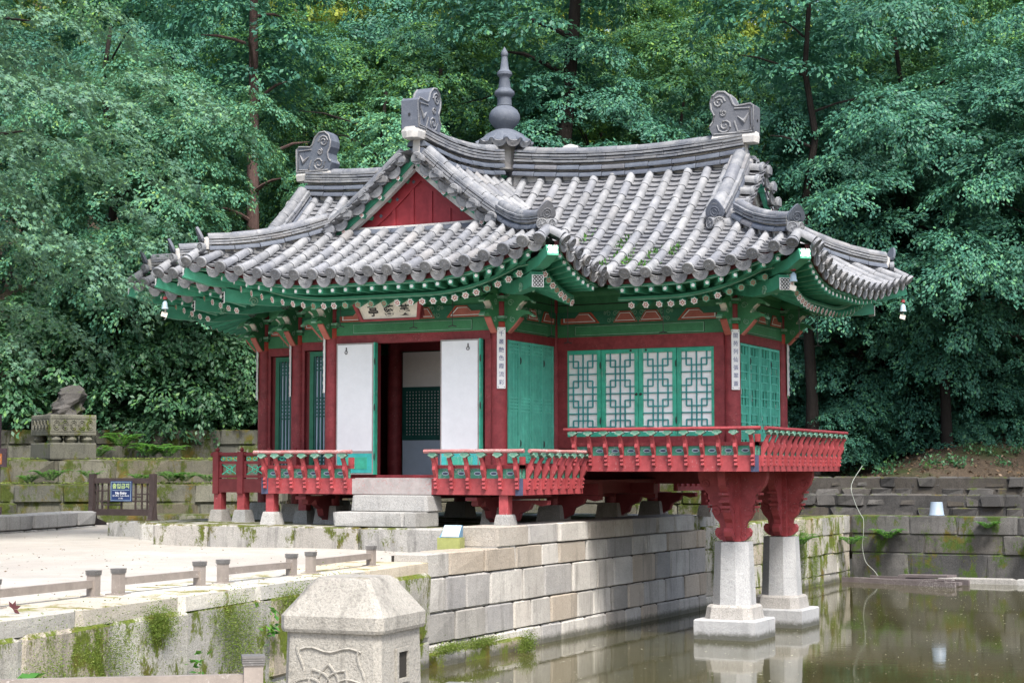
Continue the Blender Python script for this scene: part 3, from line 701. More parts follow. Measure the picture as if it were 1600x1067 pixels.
# right wing, front (white lattice windows)
A = (0, 1.77); upper_beams(A, ux, 2.76); wall_frame(A, ux, 2.76, 2.885, zt=4.145, sill=.16); window_leaves(A, ux, .20, 2.53, 2.888, 4.142, 4, 'wan', 'teal')
blank(A, ux, 2.76, 2.38, 2.72, 'red_dark')
b = MB(); b.box(.1, 2.66, -.062, .07, 4.146, 4.2, Fr((0, 1.77, 0), ux)); 
# right wing, end
A = (2.76, 1.77); upper_beams(A, uy, 2.14); wall_frame(A, uy, 2.14, 2.70, jamb=.03, zt=4.20); window_leaves(A, uy, .125, 2.015, 2.705, 4.195, 4, 'wan_back', 'teal_light')
blank(A, uy, 2.14, 2.45, 2.58, 'red_dark')
# left staircase faces
for (a, L) in (((-3.86, .88), 1.17), ((-5.08, 1.77), 1.22)):
    upper_beams(a, ux, L); wall_frame(a, ux, L, 2.40, jamb=.05); blank(a, ux, L, 2.40, 4.2, 'red_dark', .0, .05)
    F = Fr((*a, 2.40), ux) @ T3((.23, -.055, 0)); wd, h = .80, 1.79
    b = MB(); leaf_frame(b, wd, h, F, .07, .05); lf = part('lattice_door', b, M['board_green'], pav)
    b = MB(); b.box(.09, wd-.09, .034, .044, .09, h-.09, F); sub('paper_pane', b, M['paper_blue'], lf)
    b = MB(); W = wd-.18
    for k in range(0, 11): b.box(.09+W*k/10-.013, .09+W*k/10+.013, .010, .030, .07, h-.07, F)
    for zc, nn in ((.22, 5), (.98, 6), (1.62, 4)):
        for q in range(nn): b.box(.09, wd-.09, .0105, .0295, zc+(q-nn/2)*.055-.009, zc+(q-nn/2)*.055+.009, F)
    sub('lattice', b, M['teal_dark'], lf)
# plain sides that face away
for (a, u, L) in (((-2.69, .88), -uy, .88), ((-3.86, 1.77), -uy, .89), ((-5.08, 3.91), -uy, 2.14), ((-2.69, 3.91), -ux, 2.39), ((-2.69, 5.68), -uy, 1.77), ((0, 5.68), -ux, 2.69), ((0, 3.91), uy, 1.77), ((2.76, 3.91), -ux, 2.76)):
    upper_beams(a, u, L); blank(a, u, L, 2.2, 4.34, 'red_dark')

# ---- column brackets, capitals
def beak(sc=1.0):
    return [(0, 4.30), (.06, 4.30), (.16, 4.40), (.25, 4.50), (.33, 4.54), (.43, 4.51), (.38, 4.57), (.28, 4.60), (.19, 4.59), (.2, 4.63), (.27, 4.70), (.34, 4.73), (.42, 4.70), (.38, 4.76), (.28, 4.80), (.19, 4.80), (.12, 4.90), (0, 4.92)]
def bracket(x, y, d, mat='light_green'):
    F = Fr((x, y, 0), d); b = MB(); b.prism([(p[0]+.10, p[1]) for p in beak()], F, -.045, .045); r = part('column_bracket', b, M['green'], pav)
    b = MB()
    for s in (-1, 1):
        for (cx, cz, r0, t0) in ((.20, 4.70, .05, 0), (.23, 4.47, .045, 2), (.33, 4.62, .03, 1), (.16, 4.83, .04, 3)):
            b.tube([F @ Vector((cx+r0*(1-t/15)*math.cos(t0+t*.75), s*.047, cz+r0*(1-t/15)*math.sin(t0+t*.75))) for t in range(13)], .007, 4, False)
    sub('carved_scroll', b, M['light_green'], r)
    b = MB(); pts = [(.16, 4.295), (.265, 4.395), (.355, 4.495)]
    b.sweep([F @ Vector((p[0], 0, p[1]-.006)) for p in pts], [(-.047, -.01), (.047, -.01), (.047, .012), (-.047, .012)]); sub('underside_strip', b, M['pink'], r)
    b = MB(); pts = [(.29, 4.60), (.35, 4.68), (.40, 4.715)]
    b.sweep([F @ Vector((p[0], 0, p[1]-.006)) for p in pts], [(-.047, -.01), (.047, -.01), (.047, .012), (-.047, .012)]); sub('underside_strip', b, M['cream'], r)
    for (pz) in ((4.54, 4.505), (4.73, 4.695)):
        b = MB(); b.sweep([F @ Vector((.38, 0, pz[0]+.012)), F @ Vector((.47, 0, pz[0]+.008)), F @ Vector((.54, 0, pz[1]-.005))], [(-.04, -.012), (.04, -.012), (.04, .014), (-.04, .014)]); sub('beak_tip', b, M['light_green'], r)
for (x, y, ds) in ((-2.69, 0, ((0, -1, 0), (-1, 0, 0))), (0, 0, ((0, -1, 0), (1, 0, 0))), (2.76, 1.77, ((0, -1, 0), (1, 0, 0))), (2.76, 3.91, ((1, 0, 0), (0, 1, 0))), (-3.86, .88, ((0, -1, 0), (-1, 0, 0))), (-5.08, 1.77, ((0, -1, 0), (-1, 0, 0)))):
    for d in ds: bracket(x, y, d)
    b = MB(); b.lathe([(.118, 4.30), (.122, 4.36), (.118, 4.44)], (x, y, 0), 16); part('column_neck', b, paint('vermilion_paint', (.38, .04, .02), wamt=.7) if 'vermilion_paint' not in bpy.data.materials else bpy.data.materials['vermilion_paint'], pav, True)
    for z, k in ((4.445, .13), (4.485, .145), (4.72, .14), (4.76, .15)):
        b = MB(); b.box(x-k, x+k, y-k, y+k, z, z+.033); part('capital_block', b, M['light_green'] if z in (4.485, 4.76) else M['green'], pav)
def purlin_end(x, y, d):
    F = Fr((x, y, 4.90), d); b = MB(); b.tube([F @ Vector((0, 0, 0)), F @ Vector((.33, 0, 0))], .095, 16); r = part('purlin_end', b, M['green'], pav, True)
    b = MB(); b.tube([F @ Vector((.331, 0, 0)), F @ Vector((.338, 0, 0))], .088, 16)
    sub('painted_disc', b, M['black'], r)
    b = MB()
    for k in range(8):
        a = k*math.pi/4; b.tube([F @ Vector((.339, .055*math.cos(a)+.018*math.cos(t*math.pi/3), .055*math.sin(a)+.018*math.sin(t*math.pi/3))) for t in range(7)], .003, 4, False)
    sub('painted_flower', b, M['light_green'], r)
for (x, y, d) in ((0, -.05, (0, -1, 0)), (2.76, 1.72, (0, -1, 0)), (-2.69, -.05, (0, -1, 0)), (.05, 0, (1, 0, 0)), (2.81, 3.91, (1, 0, 0)), (-3.86, .83, (0, -1, 0)), (-5.08, 1.72, (0, -1, 0))): purlin_end(x, y, d)

# ---- roof geometry
RISE, RUN, ZE = 1.85, 2.52, 5.05
def H(d):
    t = min(d/RUN, 1.0)
    return ZE+RISE*(t*.6+(.4*t*t if t > 0 else 0))
class Box_:
    def __init__(s, x0, x1, y0, y1, axis, k, g0, g1, cap=None):
        s.x0, s.x1, s.y0, s.y1, s.axis, s.k, s.g0, s.g1, s.cap = x0, x1, y0, y1, axis, k, g0, g1, cap
        s.corners = [(x0, y0), (x1, y0), (x1, y1), (x0, y1)]
    def lift(s, x, y):
        L = 0
        for i, (cx, cy) in enumerate(s.corners):
            m = max(abs(x-cx), abs(y-cy)); R_ = 2.0
            L = max(L, (max(0, 1-m/R_)**2)*.40)
        return L
    def dist(s, f, x, y): return {'L': x-s.x0, 'R': s.x1-x, 'F': y-s.y0, 'B': s.y1-y}[f]*s.k
    def facets(s, x, y):
        D = {f: s.dist(f, x, y) for f in 'LRFB'}
        if s.axis == 'y':
            if y > s.g0: D.pop('F')
            if y < s.g1: D.pop('B')
        elif s.axis == 'x':
            if x > s.g0: D.pop('L')
            if x < s.g1: D.pop('R')
        return D
    def z(s, x, y):
        if not (s.x0-.2 <= x <= s.x1+.2 and s.y0-.2 <= y <= s.y1+.2): return -9, None
        D = s.facets(x, y); f = min(D, key=D.get); d = D[f]
        if s.cap: d = min(d, s.cap)
        return H(d)+s.lift(x, y), f
BV = Box_(-4.14, 1.45, -1.45, 7.13, 'y', RUN/2.795, -.10, 5.78)
BH = Box_(-6.53, 4.21, .32, 5.36, 'x', 1.0, -5.2, 2.86)
BQ = Box_(-5.31, -.5, -.57, 5.2, None, 1.0, 0, 0, cap=.85)
BOXES = [BV, BH, BQ]
def roof_z(x, y): return max(b.z(x, y)[0] for b in BOXES)
def active(b, f, x, y):
    d = b.dist(f, x, y)
    if d < -.25: return False
    # skirt facets run on under the gable verge
    skirt = (b.axis == 'y' and f in 'FB') or (b.axis == 'x' and f in 'LR')
    if skirt:
        lim = {'F': y < -.07, 'B': y > 5.75, 'L': x < -5.1, 'R': x > 2.76}[f]
        others = 'LR' if b.axis == 'y' else 'FB'
        if not lim or any(b.dist(g, x, y) < d-.02 for g in others): return False
    else:
        D = b.facets(x, y)
        if f not in D or min(D.values()) < D[f]-.02: return False
    if b.cap and d > b.cap: return False
    zz = H(d)+b.lift(x, y)
    for o in BOXES:
        if o is not b and o.z(x, y)[0] > zz+.015: return False
    return True
def fz(b, f, x, y): return H(min(b.dist(f, x, y), b.cap or 9))+b.lift(x, y)
DIRS = {'F': (Vector((1, 0, 0)), Vector((0, 1, 0))), 'B': (Vector((-1, 0, 0)), Vector((0, -1, 0))), 'R': (Vector((0, 1, 0)), Vector((-1, 0, 0))), 'L': (Vector((0, -1, 0)), Vector((1, 0, 0)))}
def eave_pt(b, f, q):        # point on the eave edge at coordinate q (x for F/B, y for L/R) with corner outswing
    if f in 'FB':
        m = min(abs(q-b.x0), abs(q-b.x1)); e = .15*max(0, 1-m/2.0)**2
        return Vector((q, b.y0-e if f == 'F' else b.y1+e, 0))
    m = min(abs(q-b.y0), abs(q-b.y1)); e = .15*max(0, 1-m/2.0)**2
    return Vector((b.x0-e if f == 'L' else b.x1+e, q, 0))
def row(b, f, q):
    p0 = eave_pt(b, f, q); inn = DIRS[f][1]; pts = []; started = False; s = 0
    while s < 3.3:
        p = p0+inn*s; a = active(b, f, p.x, p.y)
        if a: pts.append(Vector((p.x, p.y, fz(b, f, p.x, p.y)))); started = True; first = s if len(pts) == 1 else first
        elif started: break
        s += .03
    if len(pts) < 4: return None
    return pts, first < .12
def base_z(x, y):      # under the gable verges the covering follows the lower skirt
    zs = []
    for B in BOXES:
        z = B.z(x, y)[0]
        if z < 0: continue
        sk = None
        if B is BV and (y < .26 or y > 5.42): sk = 'F' if y < 1 else 'B'
        if B is BH and (x > 2.50 or x < -4.84): sk = 'R' if x > 0 else 'L'
        if sk: z = min(z, H(B.dist(sk, x, y))+B.lift(x, y))
        zs.append(z)
    return max(zs)
roofb = MB()
gx = np.arange(-6.75, 4.45, .11); gy = np.arange(-1.65, 7.35, .11); gid = {}
for j, y in enumerate(gy):
    for i, x in enumerate(gx):
        inside = any(B.x0-.02 <= x <= B.x1+.02 and B.y0-.02 <= y <= B.y1+.02 for B in BOXES)
        if inside: gid[i, j] = len(roofb.v); roofb.v.append((x, y, base_z(x, y)-.055))
for (i, j) in list(gid):
    if all(k in gid for k in ((i+1, j), (i+1, j+1), (i, j+1))): roofb.face((gid[i, j], gid[i+1, j], gid[i+1, j+1], gid[i, j+1]))
roof = part('roof', roofb, M['pan'], pav, True)
IWR = inv_world(roof)
def rsub(name, me, M4, kind=None):
    o = put(name, me, None, M4, kind); o.parent = roof; o.matrix_parent_inverse = IWR; return o
# cover tile: unit length along +x (down the slope), slightly wider at the lower end
def cover_mesh():
    b = MB(); rings = []
    for x, r in ((-.5, .062), (.42, .071), (.5, .073), (.5, .058)):
        rings.append([(x, r*math.cos(a), r*math.sin(a)-.005) for a in [math.pi*(-.12+1.24*j/10) for j in range(11)]])
    b.rings(rings, False, False)
    n = 11; b.face([3*n+j for j in range(n)])
    return b.mesh('cover_tile', M['tile'], True)
COVER = cover_mesh()
def disc_mesh():
    b = MB(); R_ = .083
    b.lathe([(R_*.94, -.03), (R_, -.005), (R_, .012), (R_*.86, .016), (R_*.82, .008), (R_*.25, .008), (R_*.2, .016), (.002, .017)], (0, 0, 0), 18)
    for k in range(4):
        a = k*math.pi/2+.4; T = Matrix.Rotation(a, 4, 'Z'); b.box(R_*.3, R_*.75, -.006, .006, .007, .014, T)
        for s in (-1, 1): b.box(R_*.45, R_*.78, s*.02-.004, s*.02+.004, .007, .0125, T @ Matrix.Rotation(s*.18, 4, 'Z'))
    return b.mesh('end_tile', M['tile'], False)
DISC = disc_mesh()
def drip_mesh():
    b = MB(); w_, h_ = .135, .165; n = 11
    top = [(-w_+2*w_*i/(n-1), .02-.05*(1-((i-(n-1)/2)/((n-1)/2))**2)) for i in range(n)]
    bot = [(w_*math.cos(math.pi*i/12), .0-h_*.92*math.sin(math.pi*i/12)**.8) for i in range(1, 12)]
    poly = top+bot
    b.prism(poly, Matrix.Identity(4), -.012, .012)
    def inset(k): return [(p[0]*k, (p[1]+.055)*k-.055) for p in poly]
    # raised rim
    o, i2 = poly, inset(.86); nb = len(b.v); N = len(poly)
    b.v += [(p[0], -.017, p[1]) for p in o]+[(p[0], -.017, p[1]) for p in i2]+[(p[0], -.0125, p[1]) for p in i2]+[(p[0], -.0115, p[1]) for p in o]
    for k in range(N):
        k2 = (k+1) % N
        b.face((nb+k, nb+k2, nb+N+k2, nb+N+k)); b.face((nb+N+k, nb+N+k2, nb+2*N+k2, nb+2*N+k)); b.face((nb+3*N+k, nb+3*N+k2, nb+k2, nb+k))
    for a in (-50, -25, 0, 25, 50): b.prism([(-.005, -.045), (.005, -.045), (.004, -.115), (-.004, -.115)], T3((0, 0, -.03)) @ Matrix.Rotation(R(a), 4, 'Y') @ T3((0, 0, .04)), -.016, -.011)
    for rr in (.035, .06): b.tube([(rr*math.cos(t), -.014, -.03-rr*.8*math.sin(t)) for t in np.linspace(.2, 2.94, 8)], .004, 4, False)
    return b.mesh('drip_tile', M['tile'], False)
DRIP = drip_mesh()
pan_stuff = MB(); cover_stuff = MB()
def add_cover(p, q, single):
    x = (q-p); L = x.length; x = x.normalized(); side = x.cross(Vector((0, 0, 1))).normalized(); z = side.cross(x)
    M4 = Matrix((x, z.cross(x), z)).transposed().to_4x4(); M4.translation = (p+q)/2+z*.035
    M4 = M4 @ Matrix.Rotation(random.uniform(-.03, .03), 4, 'Z') @ S3(L+.02, random.uniform(.97, 1.04), random.uniform(.97, 1.04))
    if single: rsub('cover_tile', COVER, M4)
    else:
        n0 = len(cover_stuff.v); cover_stuff.v += [tuple(M4 @ v.co) for v in COVER.vertices]
        for pl in COVER.polygons: cover_stuff.face([n0+i for i in pl.vertices])
def pans(pts, w_=.115):
    # overlapping concave tiles along the row, each with a visible lower lip
    L = [0]
    for a, c in zip(pts[:-1], pts[1:]): L.append(L[-1]+(c-a).length)
    def at(s):
        s = max(0, min(L[-1], s))
        for i in range(len(L)-1):
            if L[i+1] >= s: t = (s-L[i])/max(1e-6, L[i+1]-L[i]); return pts[i].lerp(pts[i+1], t)
        return pts[-1]
    s = 0; step = .118
    while s < L[-1]-.02:
        s2 = min(s+step*1.25, L[-1]); p, q = at(s), at(s2); dx = (q-p).normalized(); side = dx.cross(Vector((0, 0, 1))).normalized(); up = side.cross(dx)
        jit = random.uniform(-.004, .006); N = 6; base = len(pan_stuff.v)
        for (pp, off) in ((p, .042+jit), (p, .006+jit), (q, .006)):
            for j in range(N+1):
                t = -1+2*j/N; pan_stuff.v.append(tuple(pp+side*(w_*1.18*t)+up*(off+.042*t*t-.028)))
        for j in range(N):
            pan_stuff.face((base+j, base+N+1+j, base+N+2+j, base+j+1)); pan_stuff.face((base+j, base+j+1, base+2*(N+1)+j+1, base+2*(N+1)+j))
        s += step
def end_frame(p, f, tilt=0, roll=0):
    u, inn = DIRS[f]; return Fr(p, u) @ Matrix.Rotation(tilt, 4, 'X')
SP = .298; n_cov = 0; EAVE_ENDS = []
def facet_rows(b, f, q0, q1, single, ends=True):
    global n_cov
    n = max(1, round((q1-q0)/SP)); s = (q1-q0)/n
    for i in range(n+1):
        q = q0+s*i; q = min(max(q, q0+.05), q1-.05)
        r = row(b, f, q)
        if r:
            pts, at_eave = r; seg = []; acc = [pts[0]]; Lc = 0; pl = random.uniform(.29, .34)
            for a, c in zip(pts[:-1], pts[1:]):
                Lc += (c-a).length
                if Lc >= pl: seg.append((acc[0], c)); acc = [c]; Lc = 0; pl = random.uniform(.29, .34)
            if Lc > .06: seg.append((acc[0], pts[-1]))
            for a, c in seg:
                sg = single and n_cov < 298
                add_cover(c, a, sg); n_cov += sg
            if at_eave and ends:
                u, inn = DIRS[f]; sl = (pts[2]-pts[0]).normalized(); p = pts[0]-sl*.075+Vector((0, 0, .04))
                up = sl.cross(u) if sl.cross(u).z > 0 else -sl.cross(u)
                zax = (-sl+Vector((0, 0, -.10))).normalized(); xax = u; yax = zax.cross(xax).normalized(); xax = yax.cross(zax)
                M4 = Matrix((xax, yax, zax)).transposed().to_4x4(); M4.translation = p
                rsub('end_tile', DISC, M4 @ Matrix.Rotation(random.uniform(0, 6), 4, 'Z') @ S3(*(random.uniform(.95, 1.05),)*3))
        if i < n:
            r = row(b, f, q0+s*(i+.5))
            if r:
                pts, at_eave = r; pans(pts, s*.5-.015)
                if at_eave and ends:
                    u, inn = DIRS[f]; sl = (pts[2]-pts[0]).normalized()
                    M4 = Fr(pts[0]-sl*.012+Vector((0, 0, -.012)), u) @ Matrix.Rotation(R(14)+random.uniform(-.06, .06), 4, 'X') @ Matrix.Rotation(random.uniform(-.03, .03), 4, 'Y')
                    rsub('drip_tile', DRIP, M4 @ S3(.86*s/.298, 1, random.uniform(.95, 1.05)))
facet_rows(BV, 'F', BV.x0, BV.x1, True)
facet_rows(BH, 'F', -1.28, BH.x1, True)
facet_rows(BV, 'R', BV.y0, 2.84, True)
facet_rows(BH, 'R', BH.y0, BH.y1, True)
facet_rows(BQ, 'F', BQ.x0, -4.1, True)
facet_rows(BH, 'F', BH.x0, -1.6, True)
facet_rows(BV, 'L', BV.y0, 2.84, False)
facet_rows(BQ, 'L', BQ.y0, .4, False)
facet_rows(BH, 'L', BH.y0, BH.y1, False, False)
facet_rows(BH, 'B', BH.x0, BH.x1, False, False); facet_rows(BV, 'B', BV.x0, BV.x1, False, False); facet_rows(BV, 'R', 2.84, BV.y1, False); facet_rows(BV, 'L', 2.84, BV.y1, False, False)
part_pan = pan_stuff.mesh('pan_tiles', M['pan'], False); rsub('pan_tiles', part_pan, Matrix.Identity(4), 'stuff')
rsub('cover_tiles', cover_stuff.mesh('cover_tiles', M['tile'], True), Matrix.Identity(4), 'stuff')

# ---- ridges
RCAP = MB(); RCAP.rings([[(x, r*math.cos(a), r*math.sin(a)) for a in [math.pi*(-.05+1.1*j/8) for j in range(9)]] for x, r in ((-.5, .93), (.46, 1.), (.5, .97))], False, False); RCAP.face(list(range(9))[::-1]); RCAP.face([18+j for j in range(9)])
RCAP = RCAP.mesh('ridge_tile', M['ridge'], True)
RBLUE = RCAP.copy(); RBLUE.materials[0] = M['slate_blue']
SLAB = MB(); SLAB.rings([[(x, sx*.5, sz) for sx, sz in ((-1, -.5), (1, -.5), (1, .35), (.6, .5), (-.6, .5), (-1, .35))] for x in (-.5, .5)]); SLAB = SLAB.mesh('ridge_slab', M['ridge'], False)
CORE = M['maroon']
def resample(pts, step):
    pts = [Vector(p) for p in pts]; L = [0]
    for a, c in zip(pts[:-1], pts[1:]): L.append(L[-1]+(c-a).length)
    n = max(1, round(L[-1]/step)); out = []
    for k in range(n+1):
        s = L[-1]*k/n
        for i in range(len(L)-1):
            if L[i+1] >= s-1e-6: out.append(pts[i].lerp(pts[i+1], (s-L[i])/max(1e-6, L[i+1]-L[i]))); break
    return out
def pieces(name, me, pts, step, off, sx, sz, side=0, jitter=.004, gap=.012):
    P = resample(pts, step)
    for a, c in zip(P[:-1], P[1:]):
        x = (c-a); L = x.length; x = x.normalized(); sd = x.cross(Vector((0, 0, 1))).normalized(); z = sd.cross(x)
        M4 = Matrix((x, -sd, z)).transposed().to_4x4(); M4.translation = (a+c)/2+z*(off+random.uniform(-jitter, jitter))+sd*(side+random.uniform(-jitter, jitter))
        rsub(name, me, M4 @ Matrix.Rotation(random.uniform(-.012, .012), 4, 'Y') @ S3(L-gap, sx, sz))
def stack(pts, base_rolls=2, slabs=4, w_=.15, cap=.085, th=.045, roll=.075, roll_step=.38, slab_step=.34, base=0):
    z = base
    core = MB(); n = len(pts); hh = base_rolls*roll*1.45+slabs*th
    core.sweep(pts, [(-w_*.36, -.22), (w_*.36, -.22), (w_*.36, base+hh), (-w_*.36, base+hh)]); rsub('ridge_core', core.mesh('ridge_core', M['plaster']), Matrix.Identity(4))
    for k in range(base_rolls):
        for s in (-1, 1): pieces('ridge_tile', RBLUE, pts, roll_step, z+.01, roll, roll, s*(w_*.52))
        z += roll*1.45
    for k in range(slabs):
        pieces('ridge_slab', SLAB, pts, slab_step*random.uniform(.9, 1.1), z+th/2, 2*w_*random.uniform(.93, 1.03), th*.82); z += th
    pieces('ridge_tile', RCAP, pts, slab_step, z-.005, cap, cap); z += cap
    return z
def crv(p, q, sag, n=10):
    p, q = Vector(p), Vector(q); return [p.lerp(q, i/n)-Vector((0, 0, sag*4*(i/n)*(1-i/n))) for i in range(n+1)]
ZR = 6.86
stack(crv((XC+.2, YC, ZR+.13), (2.66, YC, ZR+.07), .11, 16), 2, 4, .16)
stack(crv((-5.0, YC, ZR+.08), (XC-.2, YC, ZR+.13), .11, 16), 2, 4, .16)
stack(crv((XC, 2.6, ZR+.13), (XC, .02, ZR+.05), .10, 14), 2, 4, .16)
stack(crv((XC, 3.1, ZR), (XC, 5.7, ZR+.05), .05))
def on_roof(pts, up=.05, f=None): return [Vector((x, y, roof_z(x, y)+up)) for x, y in pts]
def line2(a, c, n=8): return [(a[0]+(c[0]-a[0])*i/n, a[1]+(c[1]-a[1])*i/n) for i in range(n+1)]
def verge_path(fr, s, d0, d1, y, k, n=9):    # along a gable verge, s=+-1 side
    out = []
    for i in range(n+1):
        a = d0+(d1-d0)*i/n; P = fr @ Vector((s*a, y, 0)); out.append(Vector((P.x, P.y, H((RUN/k-a)*k)+.07)))
    return out
GF = Fr((XC, 0, 0), (1, 0, 0)); GR = Fr((2.76, YC, 0), (0, 1, 0)); GL = Fr((-5.1, YC, 0), (0, -1, 0)); KV = BV.k
def end_plaque():
    b = MB(); poly = [(-.12, 0), (.12, 0)]+[(.14*math.cos(a), .04+(.15+.05*max(0, math.sin(a))**6)*math.sin(a)) for a in np.linspace(.0, math.pi, 15)]
    b.prism(poly, Matrix.Identity(4), -.018, .018); inner = [(p[0]*.82, .02+p[1]*.82) for p in poly]; b.prism(inner, Matrix.Identity(4), -.024, -.016)
    for rr in (.03, .065): b.tube([(rr*math.cos(t), -.026, .07+rr*math.sin(t)) for t in np.linspace(0, 6.28, 12)], .006, 4, False)
    return b.mesh('ridge_end_tile', M['slate_blue'], False)
PLAQ = end_plaque()
def ridge_end(p, d, tilt=25, sc=1.0):      # upturned end plaque + plaster + two round ends below
    d = Vector(d).normalized(); u = Vector((-d.y, d.x, 0)); F = Fr(p, -u if (Vector((0, 0, 1)).cross(u)).dot(d) > 0 else u)
    # F: -y must point along d
    if (F.to_3x3() @ Vector((0, -1, 0))).dot(d) < 0: F = Fr(p, u)
    rsub('ridge_end_tile', PLAQ, F @ T3((0, 0, .03)) @ Matrix.Rotation(R(tilt), 4, 'X') @ S3(sc*.9, sc, sc*.95))
    b = MB(); b.lathe([(.07, -.08), (.085, 0), (.08, .07), (.03, .10)], (0, 0, 0), 10); rsub('plaster_plug', b.mesh('plaster_plug', M['plaster'], True), F @ T3((0, .07, .0)) @ S3(sc, sc, sc))
    for s in (-1, 1): rsub('end_tile', DISC, F @ T3((s*.06, -.03, -.06)) @ Matrix.Rotation(R(90), 4, 'X') @ Matrix.Rotation(.5*s, 4, 'Y') @ S3(sc*.9, sc*.9, sc*1.5))
# front wing : descending verge ridges running into the hips
for s, cx in ((1, 1.45), (-1, -4.14)):
    v = verge_path(GF, s, .12, 1.34, .02, KV)
    stack(v, 0, 3, .115, .075, .042, slab_step=.36)
    hx = cx-s*1.42; h_ = on_roof(line2((hx, -.03), (cx-s*.16, -1.29)), .05); stack(h_, 1, 3, .095, .07, .036, .06, .34, .34)
    ridge_end(h_[-1]+Vector((s*.06, -.06, .10)), (s, -1, 0), 22)
# right wing : big descending ridge, then the hip
for s, cy in ((-1, .32), (1, 5.36)):
    v = verge_path(GR, s, .10, 1.22, .14, 1.0)
    stack(v, 1, 2, .14, .10, .045, .07, .36, .36); e = v[-1]
    ridge_end(e+Vector((0, s*.10, .02)), (0, s, 0), 12, 1.1)
    h_ = on_roof(line2((2.90, cy-s*1.32), (4.05, cy-s*.16)), .05); stack(h_, 1, 3, .10, .07, .038, .065, .34, .34)
    ridge_end(h_[-1]+Vector((.06, s*.06, .10)), (1, s, 0), 22)
# left wing
for s, cy in ((-1, .32), (1, 5.36)):
    v = verge_path(GL, -s, .10, 1.25, .14, 1.0); stack(v, 1, 2, .14, .10, .045, .07, .36, .36)
    h_ = on_roof(line2((-5.15, cy-s*1.36), (-6.37, cy-s*.16)), .05); stack(h_, 1, 3, .10, .07, .038, .065, .34, .34); ridge_end(h_[-1]+Vector((-.06, s*.06, .10)), (-1, s, 0), 22)
h_ = on_roof(line2((-4.5, .26), (-5.15, -.41)), .05); stack(h_, 1, 3, .095, .07, .038, .065, .34, .34); ridge_end(h_[-1]+Vector((-.06, -.06, .10)), (-1, -1, 0), 22)

